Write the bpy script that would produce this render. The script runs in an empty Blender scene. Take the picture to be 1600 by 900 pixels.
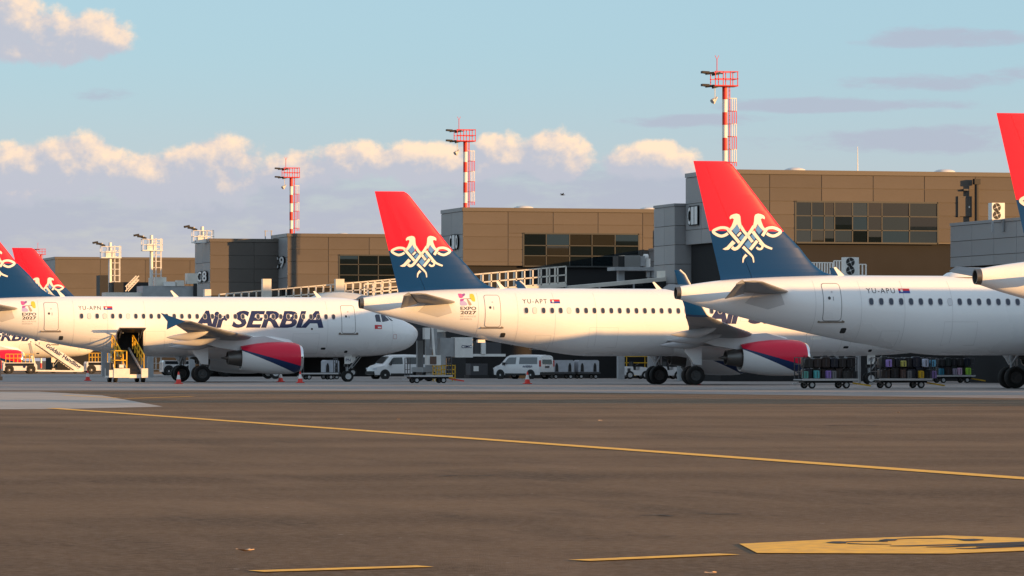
import bpy, bmesh, math, random
from mathutils import Vector, Matrix
R = math.radians
random.seed(7)
scene = bpy.context.scene
col = scene.collection

# ------------------------------------------------------------------ camera, sky, sun, exposure
TH, FPX, CAMH, HOR = R(15.0), 6700.0, 1.5, 563.0      # yaw, focal length in photo pixels, eye height, horizon row
ST, CT = math.sin(TH), math.cos(TH)
cam_d = bpy.data.cameras.new('camera'); cam = bpy.data.objects.new('camera', cam_d); col.objects.link(cam)
cam.location = (0, 0, CAMH); cam.rotation_euler = (R(90), 0, -TH)
cam_d.sensor_width = 36.0; cam_d.lens = 36.0 * FPX / 1600.0
cam_d.shift_y = (HOR - 450.0) / 1600.0
cam_d.clip_start = 0.5; cam_d.clip_end = 20000
scene.camera = cam
SUN_EL, SUN_PHI = R(7.0), R(40)        # low evening sun from behind right
LDIR = Vector((-math.cos(SUN_PHI)*math.cos(SUN_EL), math.sin(SUN_PHI)*math.cos(SUN_EL), -math.sin(SUN_EL)))
sl = bpy.data.lights.new('sun', 'SUN'); sun = bpy.data.objects.new('sun', sl); col.objects.link(sun)
sun.rotation_euler = LDIR.to_track_quat('-Z', 'Y').to_euler()
sun.location = (60, -60, 60)
sl.energy = 5.0; sl.angle = R(0.6); sl.color = (1.0, 0.53, 0.18)
scene.view_settings.view_transform = 'Standard'
try: scene.view_settings.look = 'None'
except Exception: pass
scene.view_settings.gamma = 1.0
scene.view_settings.exposure = 0.7

world = bpy.data.worlds.new('World'); scene.world = world; world.use_nodes = True
def N(nt, kind, **kw):
    n = nt.nodes.new(kind)
    for k, v in kw.items(): setattr(n, k, v)
    return n
def M2(nt, op, a, b=None, c=None, clamp=False):
    n = nt.nodes.new('ShaderNodeMath'); n.operation = op; n.use_clamp = clamp
    for i, v in enumerate((a, b, c)):
        if v is None: continue
        if isinstance(v, (int, float)): n.inputs[i].default_value = v
        else: nt.links.new(v, n.inputs[i])
    return n.outputs[0]
def mixc(nt, f, a, b):
    n = nt.nodes.new('ShaderNodeMix'); n.data_type = 'RGBA'
    if isinstance(f, (int, float)): n.inputs[0].default_value = f
    else: nt.links.new(f, n.inputs[0])
    for i, v in ((6, a), (7, b)):
        if isinstance(v, tuple): n.inputs[i].default_value = (*v[:3], 1)
        else: nt.links.new(v, n.inputs[i])
    return n.outputs[2]
def sstep(nt, x, lo, hi):
    n = nt.nodes.new('ShaderNodeMapRange'); n.interpolation_type = 'SMOOTHSTEP'
    nt.links.new(x, n.inputs[0]); n.inputs[1].default_value = lo; n.inputs[2].default_value = hi
    return n.outputs[0]
# cloud density as a function of sky direction (azimuth, elevation in radians)
def cloud_group():
    g = bpy.data.node_groups.new('cloud_density', 'ShaderNodeTree')
    g.interface.new_socket('Az', in_out='INPUT', socket_type='NodeSocketFloat')
    g.interface.new_socket('El', in_out='INPUT', socket_type='NodeSocketFloat')
    g.interface.new_socket('Puffy', in_out='OUTPUT', socket_type='NodeSocketFloat')
    g.interface.new_socket('Streak', in_out='OUTPUT', socket_type='NodeSocketFloat')
    gi = g.nodes.new('NodeGroupInput'); go = g.nodes.new('NodeGroupOutput')
    az, el = gi.outputs[0], gi.outputs[1]
    def noise(sx, sy, detail, rough, off):
        cx = g.nodes.new('ShaderNodeCombineXYZ')
        g.links.new(M2(g, 'MULTIPLY', az, sx), cx.inputs[0]); g.links.new(M2(g, 'MULTIPLY', el, sy), cx.inputs[1])
        cx.inputs[2].default_value = off
        n = g.nodes.new('ShaderNodeTexNoise'); n.inputs['Scale'].default_value = 1.0
        n.inputs['Detail'].default_value = detail; n.inputs['Roughness'].default_value = rough
        g.links.new(cx.outputs[0], n.inputs['Vector']); return n.outputs[0]
    nz = noise(85, 100, 8, .55, 3.1)
    nzf = noise(230, 250, 6, .6, 9.7)
    wide = noise(9, 28, 4, .5, 1.7)
    def blob(px, py, rx, ru, rd):
        a0 = TH + (px-800)/FPX; e0 = (HOR-py)/FPX
        dx = M2(g, 'DIVIDE', M2(g, 'SUBTRACT', az, a0), rx/FPX)
        dy = M2(g, 'SUBTRACT', el, e0)
        dyu = M2(g, 'DIVIDE', M2(g, 'MAXIMUM', dy, 0.0), ru/FPX)
        dyd = M2(g, 'DIVIDE', M2(g, 'MINIMUM', dy, 0.0), rd/FPX)
        s = M2(g, 'ADD', M2(g, 'MULTIPLY', dx, dx), M2(g, 'ADD', M2(g, 'MULTIPLY', dyu, dyu), M2(g, 'MULTIPLY', dyd, dyd)))
        return M2(g, 'SUBTRACT', 1.0, s)
    def field(blobs, nsock, amp, nbias):
        acc = None
        for b in blobs:
            o = M2(g, 'MAXIMUM', blob(*b), -1.2)
            acc = o if acc is None else M2(g, 'SMOOTH_MAX', acc, o, .25)
        return M2(g, 'ADD', acc, M2(g, 'MULTIPLY', M2(g, 'SUBTRACT', nsock, nbias), amp))
    puffy = [(55, 72, 150, 66, 34), (140, 58, 70, 44, 40), (20, 30, 70, 50, 60), (-120, 60, 160, 110, 45), (-420, 90, 160, 60, 40),
             (120, 262, 105, 52, 60), (30, 268, 110, 40, 60), (335, 266, 110, 52, 60), (230, 275, 130, 34, 60),
             (455, 262, 90, 30, 40), (570, 252, 130, 34, 30), (785, 236, 60, 36, 40), (868, 240, 66, 46, 44),
             (1015, 250, 80, 34, 34), (690, 256, 120, 34, 40), (-250, 262, 260, 45, 60), (1900, 240, 160, 45, 40), (2300, 262, 240, 50, 40)]
    streak = [(1480, 66, 170, 24, 14), (1450, 132, 170, 20, 18), (1340, 166, 230, 16, 14), (1430, 222, 320, 30, 26), (100, 330, 700, 50, 90), (800, 290, 520, 40, 80),
              (1090, 190, 150, 12, 12), (160, 150, 70, 16, 14), (1750, 120, 220, 20, 18)]
    pf = field(puffy, nz, 2.3, .50)
    pf = M2(g, 'ADD', pf, M2(g, 'MULTIPLY', M2(g, 'SUBTRACT', nzf, .5), 1.3))
    # the rest of the sky carries the same broken cumulus
    rest = M2(g, 'SUBTRACT', M2(g, 'MULTIPLY', wide, 5.0), 2.75)
    far = M2(g, 'GREATER_THAN', M2(g, 'ABSOLUTE', M2(g, 'SUBTRACT', az, TH)), .16)
    high = M2(g, 'GREATER_THAN', el, .105)
    rest = M2(g, 'ADD', M2(g, 'MULTIPLY', M2(g, 'MAXIMUM', far, high), rest), M2(g, 'MULTIPLY', M2(g, 'SUBTRACT', 1.0, M2(g, 'MAXIMUM', far, high)), -1.5))
    pf = M2(g, 'MAXIMUM', pf, M2(g, 'ADD', rest, M2(g, 'MULTIPLY', M2(g, 'SUBTRACT', nz, .5), 1.2)))
    g.links.new(pf, go.inputs[0])
    g.links.new(field(streak, noise(42, 150, 8, .62, 5.5), 3.8, .55), go.inputs[1])
    return g
SKY_STR = 0.10
def build_world():
    nt = world.node_tree; nt.nodes.clear()
    out = N(nt, 'ShaderNodeOutputWorld'); bg = N(nt, 'ShaderNodeBackground')
    bg.inputs[1].default_value = SKY_STR
    sky = N(nt, 'ShaderNodeTexSky'); sky.sky_type = 'NISHITA'; sky.sun_disc = False
    sky.sun_elevation = SUN_EL; sky.sun_rotation = math.atan2(-LDIR.x, -LDIR.y)
    sky.air_density = 1.0; sky.dust_density = 0.6; sky.ozone_density = 1.4
    tc = N(nt, 'ShaderNodeTexCoord'); sp = N(nt, 'ShaderNodeSeparateXYZ')
    nt.links.new(tc.outputs['Generated'], sp.inputs[0])
    az = M2(nt, 'ARCTAN2', sp.outputs[0], sp.outputs[1])
    el = M2(nt, 'ARCSINE', sp.outputs[2])
    G = cloud_group()
    def cg(da, de):
        n = N(nt, 'ShaderNodeGroup'); n.node_tree = G
        nt.links.new(M2(nt, 'ADD', az, da), n.inputs[0]); nt.links.new(M2(nt, 'ADD', el, de), n.inputs[1])
        return n
    c0 = cg(0, 0); c1 = cg(.0026, .0030)
    dens = sstep(nt, c0.outputs[0], -.1, .6)
    lit = sstep(nt, M2(nt, 'SUBTRACT', c0.outputs[0], c1.outputs[0]), -.1, 1.3)
    k = 1.0 / SKY_STR
    shade = (.335*k, .345*k, .395*k); bright = (.70*k, .52*k, .37*k)
    ccol = mixc(nt, lit, shade, bright)
    # thin evening haze: pale blue aloft, lavender grey towards the horizon
    aloft = mixc(nt, sstep(nt, el, .05, .9), (.255*k, .43*k, .58*k), (.42*k, .49*k, .57*k))
    hz = mixc(nt, sstep(nt, el, .075, .012), aloft, (.37*k, .38*k, .49*k))
    base = mixc(nt, .62, sky.outputs[0], hz)
    s1 = M2(nt, 'MULTIPLY', sstep(nt, c0.outputs[1], -.1, .8), .7)
    base = mixc(nt, s1, base, (.285*k, .30*k, .37*k))
    fin = mixc(nt, M2(nt, 'MULTIPLY', dens, .93), base, ccol)
    nt.links.new(fin, bg.inputs[0]); nt.links.new(bg.outputs[0], out.inputs[0])
build_world()

# ------------------------------------------------------------------ pixel helpers (a = world x along the aircraft, n = world y into depth)
def PN(px, py, n):
    t = (px-800.0)/FPX; d = n/(CT - t*ST)
    return Vector((t*d*CT + d*ST, n, CAMH + (HOR-py)*d/FPX))
def PA(px, py, a):
    t = (px-800.0)/FPX; d = a/(t*CT + ST)
    return Vector((a, d*CT - t*d*ST, CAMH + (HOR-py)*d/FPX))
def PG(px, py, z=0.0):
    d = FPX*(CAMH-z)/(py-HOR); X = (px-800.0)/FPX*d
    return Vector((X*CT + d*ST, d*CT - X*ST, z))

# ------------------------------------------------------------------ materials
MATS = {}
def mat(name, colr, rough=.6, metal=0.0, noise=0.0, nscale=3.0, bump=0.0, bscale=40.0, spec=.5, coat=0.0, emit=None):
    if name in MATS: return MATS[name]
    m = bpy.data.materials.new(name); m.use_nodes = True
    nt = m.node_tree; b = nt.nodes['Principled BSDF']
    b.inputs['Base Color'].default_value = (*colr, 1); b.inputs['Roughness'].default_value = rough
    b.inputs['Metallic'].default_value = metal; b.inputs['Specular IOR Level'].default_value = spec
    b.inputs['Coat Weight'].default_value = coat
    if noise or bump:
        tc = N(nt, 'ShaderNodeTexCoord')
    if noise:
        n = N(nt, 'ShaderNodeTexNoise'); n.inputs['Scale'].default_value = nscale; n.inputs['Detail'].default_value = 5
        nt.links.new(tc.outputs['Object'], n.inputs['Vector'])
        f = sstep(nt, n.outputs[0], .3, .7)
        c = mixc(nt, f, tuple(v*(1-noise) for v in colr), tuple(min(1, v*(1+noise)) for v in colr))
        nt.links.new(c, b.inputs['Base Color'])
        r = M2(nt, 'ADD', M2(nt, 'MULTIPLY', f, .15), rough-.07); nt.links.new(r, b.inputs['Roughness'])
    if bump:
        n2 = N(nt, 'ShaderNodeTexNoise'); n2.inputs['Scale'].default_value = bscale
        nt.links.new(tc.outputs['Object'], n2.inputs['Vector'])
        bp = N(nt, 'ShaderNodeBump'); bp.inputs['Strength'].default_value = bump; bp.inputs['Distance'].default_value = .02
        nt.links.new(n2.outputs[0], bp.inputs['Height']); nt.links.new(bp.outputs[0], b.inputs['Normal'])
    if emit:
        b.inputs['Emission Color'].default_value = (*emit, 1); b.inputs['Emission Strength'].default_value = 1.0
    MATS[name] = m; return m
WHITE = mat('aircraft_white', (.87, .87, .87), .3, noise=.012, nscale=.25, coat=.3)
BELLY = mat('aircraft_belly_grey', (.62, .62, .63), .35, noise=.06, nscale=.8)
NAVY = mat('livery_navy', (.003, .046, .165), .35, spec=.25)
RED = mat('livery_red', (.80, .008, .03), .3, coat=.2)
CREAM = mat('emblem_white', (.82, .80, .76), .35)
LBLUE = mat('emblem_blue', (.10, .28, .66), .35)
TITLE = mat('title_navy', (.014, .022, .09), .35)
DGREY = mat('dark_grey_paint', (.05, .05, .055), .5)
WINGG = mat('wing_grey', (.22, .225, .23), .45, noise=.12, nscale=1.2)
STEEL = mat('bare_metal', (.55, .54, .53), .3, .9)
HOTM = mat('exhaust_metal', (.16, .15, .14), .4, .8)
LIP = mat('polished_lip', (.75, .76, .78), .18, 1.0)
GLASS = mat('cabin_glass', (.035, .045, .075), .12, spec=.6)
RIMW = mat('window_rim', (.58, .57, .58), .4)
BLIND = mat('window_blind', (.66, .66, .68), .5)
RUBBER = mat('tyre_rubber', (.012, .012, .012), .85)
BLACK = mat('black_plastic', (.012, .012, .013), .6)
VOID = mat('dark_interior', (.03, .03, .03), .9)
LINE = mat('panel_gap_grey', (.22, .22, .23), .6)
HUB = mat('wheel_hub', (.55, .55, .55), .45, .3)
CLAD = mat('brown_cladding', (.115, .102, .091), .75, noise=.06, nscale=.35, bump=.05, bscale=3, spec=.12)
def tone_by_piece(m, amt):
    # each panel leaves the factory and weathers a little differently
    nt = m.node_tree; b = nt.nodes['Principled BSDF']; src = b.inputs['Base Color'].links[0].from_socket
    oi = N(nt, 'ShaderNodeObjectInfo'); hs = N(nt, 'ShaderNodeHueSaturation')
    nt.links.new(M2(nt, 'ADD', M2(nt, 'MULTIPLY', oi.outputs['Random'], 2*amt), 1-amt), hs.inputs['Value'])
    nt.links.new(src, hs.inputs['Color']); nt.links.new(hs.outputs[0], b.inputs['Base Color'])
tone_by_piece(CLAD, .07)
CLADG = mat('grey_cladding', (.29, .285, .285), .5, noise=.05, nscale=.5)
tone_by_piece(CLADG, .06)
SHADEWALL = mat('shade_dark_base', (.030, .030, .031), .8, noise=.1, nscale=.4, spec=.08)  # ground floor shade is partly put into this dark tone
TRIM = mat('brown_trim', (.10, .085, .07), .5)
MULL = mat('mullion_grey', (.05, .052, .05), .45, .2)
PANE = mat('terminal_glass', (.006, .010, .012), .02, spec=.7)
WPAINT = mat('white_paint', (.74, .73, .70), .45, noise=.06, nscale=2.0)
GPAINT = mat('grey_paint', (.33, .34, .35), .5, noise=.08, nscale=2.0)
MREDP = mat('mast_red', (.62, .03, .02), .45)
YELL = mat('safety_yellow', (.72, .42, .02), .5, noise=.1)
ORNG = mat('signal_red', (.72, .04, .025), .55)
ROOFW = mat('skylight_dome', (.62, .60, .58), .25)
FLAGR = mat('flag_red', (.6, .03, .04), .5); FLAGB = mat('flag_blue', (.03, .06, .30), .5)

# ------------------------------------------------------------------ mesh builder
class MB:
    def __init__(s): s.v = []; s.f = []; s.m = []; s.cur = 0; s.mats = []
    def use(s, m):
        if m not in s.mats: s.mats.append(m)
        s.cur = s.mats.index(m); return s
    def add(s, vs, fs):
        o = len(s.v); s.v += [tuple(v) for v in vs]
        for f in fs: s.f.append(tuple(i+o for i in f)); s.m.append(s.cur)
        return s
    def box(s, c, d, rot=None):
        hx, hy, hz = d[0]/2, d[1]/2, d[2]/2
        vs = [Vector((x, y, z)) for x in (-hx, hx) for y in (-hy, hy) for z in (-hz, hz)]
        if rot is not None: vs = [rot @ v for v in vs]
        c = Vector(c); vs = [v+c for v in vs]
        return s.add(vs, [(0, 1, 3, 2), (4, 6, 7, 5), (0, 4, 5, 1), (2, 3, 7, 6), (0, 2, 6, 4), (1, 5, 7, 3)])
    def box2(s, lo, hi):
        return s.box([(a+b)/2 for a, b in zip(lo, hi)], [abs(b-a) for a, b in zip(lo, hi)])
    def cyl(s, p0, p1, r0, r1=None, n=12, caps=True):
        p0, p1 = Vector(p0), Vector(p1); r1 = r0 if r1 is None else r1
        d = (p1-p0).normalized(); u = d.orthogonal().normalized(); w = d.cross(u)
        vs = []
        for p, r in ((p0, r0), (p1, r1)):
            for i in range(n):
                t = 2*math.pi*i/n; vs.append(p + u*(r*math.cos(t)) + w*(r*math.sin(t)))
        fs = [(i, (i+1) % n, n+(i+1) % n, n+i) for i in range(n)]
        if caps: fs += [tuple(range(n-1, -1, -1)), tuple(range(n, 2*n))]
        return s.add(vs, fs)
    def bar(s, p0, p1, w, h=None):
        h = w if h is None else h
        p0, p1 = Vector(p0), Vector(p1); d = (p1-p0); L = d.length
        if L < 1e-6: return s
        x = d/L; up = Vector((0, 0, 1)) if abs(x.z) < .98 else Vector((1, 0, 0))
        y = up.cross(x).normalized(); z = x.cross(y)
        rot = Matrix((x, y, z)).transposed()
        return s.box((p0+p1)/2, (L, w, h), rot)
    def loft(s, rings, close=True, cap0=False, cap1=False):
        n = len(rings[0]); vs = [p for r in rings for p in r]; fs = []
        for i in range(len(rings)-1):
            for j in range(n if close else n-1):
                k = (j+1) % n
                fs.append((i*n+j, i*n+k, (i+1)*n+k, (i+1)*n+j))
        if cap0: fs.append(tuple(range(n-1, -1, -1)))
        if cap1: fs.append(tuple((len(rings)-1)*n+i for i in range(n)))
        return s.add(vs, fs)
    def prism(s, poly, f0, f1):
        n = len(poly); a = [f0(p) for p in poly]; b = [f1(p) for p in poly]
        fs = [(i, (i+1) % n, n+(i+1) % n, n+i) for i in range(n)] + [tuple(range(n-1, -1, -1)), tuple(range(n, 2*n))]
        return s.add(a+b, fs)
    def mesh(s, name, smooth=False, fix=True):
        me = bpy.data.meshes.new(name); me.from_pydata(s.v, [], s.f)
        for m in s.mats: me.materials.append(m)
        me.polygons.foreach_set('material_index', s.m)
        if fix:
            bm = bmesh.new(); bm.from_mesh(me); bmesh.ops.recalc_face_normals(bm, faces=bm.faces); bm.to_mesh(me); bm.free()
        if smooth:
            me.polygons.foreach_set('use_smooth', [True]*len(me.polygons))
            try: me.set_sharp_from_angle(angle=R(35))
            except Exception: pass
        me.update(); return me
def link(name, me, parent=None, loc=(0, 0, 0), rz=0.0, label=None, cat=None, group=None, kind=None):
    o = bpy.data.objects.new(name, me); col.objects.link(o); o.parent = parent
    o.location = loc; o.rotation_euler = (0, 0, rz)
    if label: o['label'] = label
    if cat: o['category'] = cat
    if group: o['group'] = group
    if kind: o['kind'] = kind
    return o
def empty(name, loc, rz, label, cat, group=None):
    return link(name, None, None, loc, rz, label, cat, group)
CACHE = {}
def cached(key, fn):
    if key not in CACHE: CACHE[key] = fn()
    return CACHE[key]
def copy_tree(o, parent=None):
    c = o.copy(); col.objects.link(c); c.parent = parent
    for ch in list(o.children): copy_tree(ch, c)
    return c
def text2d(body, size=1.0, bold=0.0, shear=0.0, spacing=1.0):
    """flat glyph mesh of a built-in font text as (verts2d, faces); height of capitals about 0.72*size"""
    cu = bpy.data.curves.new('t', 'FONT'); cu.body = body; cu.size = size; cu.offset = bold; cu.shear = shear
    cu.space_character = spacing; cu.resolution_u = 3
    ob = bpy.data.objects.new('t', cu); col.objects.link(ob)
    dg = bpy.context.evaluated_depsgraph_get(); dg.update()
    me = bpy.data.meshes.new_from_object(ob.evaluated_get(dg))
    vs = [(v.co.x, v.co.y) for v in me.vertices]; fs = [tuple(p.vertices) for p in me.polygons]
    bpy.data.objects.remove(ob); bpy.data.meshes.remove(me)
    return vs, fs
def fit_text(body, u0, u1, v0, v1, **kw):
    vs, fs = text2d(body, 1.0, **kw)
    xs = [v[0] for v in vs]; ys = [v[1] for v in vs]; x0, x1, y0, y1 = min(xs), max(xs), min(ys), max(ys)
    return [(u0+(x-x0)/(x1-x0)*(u1-u0), v0+(y-y0)/(y1-y0)*(v1-v0)) for x, y in vs], fs
def conform(parts, fn, name, step=.09, stepu=None):
    """parts: [(verts2d, faces, material)]; sliced into strips so that they follow the curved skin fn(u, v) -> 3d point"""
    mats = []; bm = bmesh.new()
    for vs, fs, m in parts:
        if m not in mats: mats.append(m)
        bv = [bm.verts.new((x, 0, y)) for x, y in vs]
        for f in fs:
            try: bm.faces.new([bv[i] for i in f]).material_index = mats.index(m)
            except ValueError: pass
    zs = [v.co.z for v in bm.verts]; z0, z1 = min(zs), max(zs); k = int((z1-z0)/step)
    for i in range(1, k+1):
        bmesh.ops.bisect_plane(bm, geom=bm.verts[:]+bm.edges[:]+bm.faces[:], plane_co=(0, 0, z0+i*step-.013), plane_no=(0, 0, 1))
    if stepu:
        xs = [v.co.x for v in bm.verts]; x0, x1 = min(xs), max(xs)
        for i in range(1, int((x1-x0)/stepu)+1):
            bmesh.ops.bisect_plane(bm, geom=bm.verts[:]+bm.edges[:]+bm.faces[:], plane_co=(x0+i*stepu-.011, 0, 0), plane_no=(1, 0, 0))
    for v in bm.verts: v.co = Vector(fn(v.co.x, v.co.z))
    bmesh.ops.recalc_face_normals(bm, faces=bm.faces)
    me = bpy.data.meshes.new(name); bm.to_mesh(me); bm.free()
    for m in mats: me.materials.append(m)
    return me
def stroke(pts, w, w1=None):
    """ribbon polygon strip along a 2D polyline"""
    w1 = w if w1 is None else w1; vs = []; n = len(pts)
    for i, p in enumerate(pts):
        a = pts[max(0, i-1)]; b = pts[min(n-1, i+1)]
        dx, dy = b[0]-a[0], b[1]-a[1]; L = math.hypot(dx, dy) or 1
        ww = (w + (w1-w)*i/(n-1))/2
        vs += [(p[0]-dy/L*ww, p[1]+dx/L*ww), (p[0]+dy/L*ww, p[1]-dx/L*ww)]
    return vs, [(2*i, 2*i+1, 2*i+3, 2*i+2) for i in range(n-1)]
def smooth_line(pts, k=6):
    out = []
    for i in range(len(pts)-1):
        p0, p1, p2, p3 = pts[max(0, i-1)], pts[i], pts[i+1], pts[min(len(pts)-1, i+2)]
        for j in range(k):
            t = j/k
            out.append(tuple(.5*((2*p1[c]) + (-p0[c]+p2[c])*t + (2*p0[c]-5*p1[c]+4*p2[c]-p3[c])*t*t + (-p0[c]+3*p1[c]-3*p2[c]+p3[c])*t**3) for c in (0, 1)))
    out.append(tuple(pts[-1])); return out
def rrect(u0, u1, v0, v1, r, n=4):
    out = []
    for cx, cy, a0 in ((u1-r, v1-r, 0), (u0+r, v1-r, 90), (u0+r, v0+r, 180), (u1-r, v0+r, 270)):
        for i in range(n+1):
            t = R(a0+90*i/n); out.append((cx+r*math.cos(t), cy+r*math.sin(t)))
    return out
def ring_poly(outer, inner):
    n = len(outer); return outer+inner, [(i, (i+1) % n, n+(i+1) % n, n+i) for i in range(n)]

# ------------------------------------------------------------------ ground
def asphalt_mat():
    m = bpy.data.materials.new('asphalt'); m.use_nodes = True; nt = m.node_tree; b = nt.nodes['Principled BSDF']
    tc = N(nt, 'ShaderNodeTexCoord'); mp = N(nt, 'ShaderNodeMapping')
    nt.links.new(tc.outputs['Object'], mp.inputs[0])
    mp.inputs['Rotation'].default_value = (0, 0, R(20)); mp.inputs['Scale'].default_value = (.05, .16, 1)
    def nz(src, sc, det, ro=.55):
        n = N(nt, 'ShaderNodeTexNoise'); n.inputs['Scale'].default_value = sc; n.inputs['Detail'].default_value = det
        n.inputs['Roughness'].default_value = ro; nt.links.new(src, n.inputs['Vector']); return n.outputs[0]
    a = sstep(nt, nz(mp.outputs[0], 1.0, 6), .3, .72)
    c = mixc(nt, a, (.110, .074, .046), (.210, .142, .088))
    mp2 = N(nt, 'ShaderNodeMapping'); nt.links.new(tc.outputs['Object'], mp2.inputs[0])
    mp2.inputs['Rotation'].default_value = (0, 0, R(-15)); mp2.inputs['Scale'].default_value = (.8, .06, 1)
    c = mixc(nt, M2(nt, 'MULTIPLY', sstep(nt, nz(mp2.outputs[0], 1.0, 4), .52, .75), .45), c, (.085, .061, .042))
    mp3 = N(nt, 'ShaderNodeMapping'); nt.links.new(tc.outputs['Object'], mp3.inputs[0])
    mp3.inputs['Rotation'].default_value = (0, 0, R(-15)); mp3.inputs['Scale'].default_value = (.55, .11, 1)
    c = mixc(nt, M2(nt, 'MULTIPLY', sstep(nt, nz(mp3.outputs[0], 1.6, 7, .65), .48, .7), .5), c, (.23, .158, .105))
    c = mixc(nt, M2(nt, 'MULTIPLY', sstep(nt, nz(mp3.outputs[0], .9, 6, .6), .56, .66), .4), c, (.060, .046, .034))
    g = nz(tc.outputs['Object'], 9.0, 6, .75)
    c = mixc(nt, sstep(nt, g, .40, .72), c, mixc(nt, .65, c, (.27, .21, .16)))
    g2 = nz(tc.outputs['Object'], 2.6, 8, .8)
    c = mixc(nt, M2(nt, 'MULTIPLY', sstep(nt, g2, .52, .70), .55), c, (.055, .043, .033))
    # scattered pale specks of grit
    vo = N(nt, 'ShaderNodeTexVoronoi'); vo.inputs['Scale'].default_value = .9; nt.links.new(tc.outputs['Object'], vo.inputs['Vector'])
    c = mixc(nt, M2(nt, 'LESS_THAN', vo.outputs['Distance'], .022), c, (.38, .34, .30))
    nt.links.new(c, b.inputs['Base Color']); b.inputs['Roughness'].default_value = .9; b.inputs['Specular IOR Level'].default_value = .08
    bp = N(nt, 'ShaderNodeBump'); bp.inputs['Strength'].default_value = 1.0; bp.inputs['Distance'].default_value = .02
    nt.links.new(nz(tc.outputs['Object'], 55.0, 3, .7), bp.inputs['Height']); nt.links.new(bp.outputs[0], b.inputs['Normal'])
    return m
def concrete_mat(name, c0, c1):
    m = bpy.data.materials.new(name); m.use_nodes = True; nt = m.node_tree; b = nt.nodes['Principled BSDF']
    tc = N(nt, 'ShaderNodeTexCoord')
    n = N(nt, 'ShaderNodeTexNoise'); n.inputs['Scale'].default_value = .35; n.inputs['Detail'].default_value = 8; n.inputs['Roughness'].default_value = .65
    nt.links.new(tc.outputs['Object'], n.inputs['Vector'])
    c = mixc(nt, sstep(nt, n.outputs[0], .3, .7), c0, c1)
    br = N(nt, 'ShaderNodeTexBrick'); br.offset = 0.0; br.inputs['Scale'].default_value = 1.0
    br.inputs['Mortar Size'].default_value = .035; br.inputs['Brick Width'].default_value = 5.0; br.inputs['Row Height'].default_value = 5.0
    nt.links.new(tc.outputs['Object'], br.inputs['Vector'])
    c = mixc(nt, M2(nt, 'MULTIPLY', br.outputs['Fac'], .7), c, (.05, .047, .045))
    nt.links.new(c, b.inputs['Base Color']); b.inputs['Roughness'].default_value = .85
    n2 = N(nt, 'ShaderNodeTexNoise'); n2.inputs['Scale'].default_value = 30; nt.links.new(tc.outputs['Object'], n2.inputs['Vector'])
    bp = N(nt, 'ShaderNodeBump'); bp.inputs['Strength'].default_value = .8; bp.inputs['Distance'].default_value = .01
    nt.links.new(n2.outputs[0], bp.inputs['Height']); nt.links.new(bp.outputs[0], b.inputs['Normal'])
    return m
ASPH = asphalt_mat()
CONC = concrete_mat('stand_concrete', (.205, .183, .172), (.290, .260, .242))
CONC2 = concrete_mat('pale_concrete', (.34, .30, .27), (.44, .40, .36))
YLINE = mat('yellow_marking', (.90, .44, .035), .75, noise=.16, nscale=6.0)
BMARK = mat('black_marking', (.016, .015, .014), .8)
def sheet(name, pts, z, m, kind='structure', label=None):
    b = MB().use(m); b.add([(p[0], p[1], 0) for p in pts], [tuple(range(len(pts)))])
    me = b.mesh(name)
    o = link(name, me, None, (0, 0, z), kind=kind)
    if label: o['label'] = label
    return o
b = MB().use(ASPH); b.add([(-6000, -300, 0), (6000, -300, 0), (6000, 9000, 0), (-6000, 9000, 0)], [(0, 1, 2, 3)])
link('ground', b.mesh('ground'), kind='structure')
sheet('apron_concrete', [PG(-500, 610.5), PG(300, 610), PG(560, 610.5), PG(800, 612), PG(1100, 615.5), PG(1350, 619), PG(2300, 632), (420, 170), (420, 460), (-160, 460)], .004, CONC)
sheet('concrete_pad', [PG(-300, 612), PG(60, 612), PG(160, 618), PG(255, 635.5), PG(100, 639), PG(-300, 641)], .004, CONC2)
FRESH = mat('crack_sealant', (.022, .021, .020), .9, noise=.15, nscale=.4)
def gline(name, pts, w, z=.008, m=YLINE, parent=None):
    vs, fs = stroke([(p[0], p[1]) for p in pts], w); bb = MB().use(m); bb.add([(x, y, 0) for x, y in vs], fs)
    return link(name, bb.mesh(name), None, (0, 0, z), kind='structure')
def wobble(px0, py0, px1, py1, n=24):
    p0, p1 = PG(px0, py0), PG(px1, py1); return [p0.lerp(p1, i/n) for i in range(n+1)]
gline('taxi_line', wobble(80, 638, 800, 690) + wobble(800, 690, 1600, 748)[1:] + wobble(1600, 748, 2000, 777)[1:], .42)
gline('apron_line', [PG(400, 894), PG(665, 886)], .24)
gline('apron_line', [PG(905, 877), PG(1140, 867)], .24)
gline('apron_line', [PG(195, 623), PG(300, 619.5)], .3); gline('apron_line', [PG(100, 618), PG(185, 622)], .3)
for pts_, w_ in (([(688, 744.5), (715, 743), (745, 744), (775, 743)], .10), ([(1003, 806), (1030, 805), (1050, 807)], .08), ([(1092, 803), (1130, 804), (1162, 803)], .06), ([(1290, 665), (1345, 664), (1370, 665)], .25), ([(1033, 838), (1058, 838.5)], .05)):
    gline('tar_crack', [PG(*q_) for q_ in pts_], w_, .006, FRESH)
pl = sheet('painted_sign', [PG(x, y) for x, y in ((1183, 865.5), (1155, 851), (1300, 844), (1480, 838), (1600, 842), (1760, 848), (1760, 858), (1600, 862), (1480, 866.5))], .008, YLINE)
def blot(pts):
    vs, fs = stroke([(PG(x, y)[0], PG(x, y)[1]) for x, y, w in pts], 1.0)
    out = []
    for i, (x, y, w) in enumerate(pts):
        out += [PG(x, y-w/2), PG(x, y+w/2)]
    bb = MB().use(BMARK); bb.add([(p[0], p[1], 0) for p in out], fs)
    o = link('painted_character', bb.mesh('painted_character'), pl, (0, 0, .004))
Z3 = 1600.0/460.0
def mk(pts): blot([(1140+u/Z3, 820+v/Z3, w/Z3) for u, v, w in pts])
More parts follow.
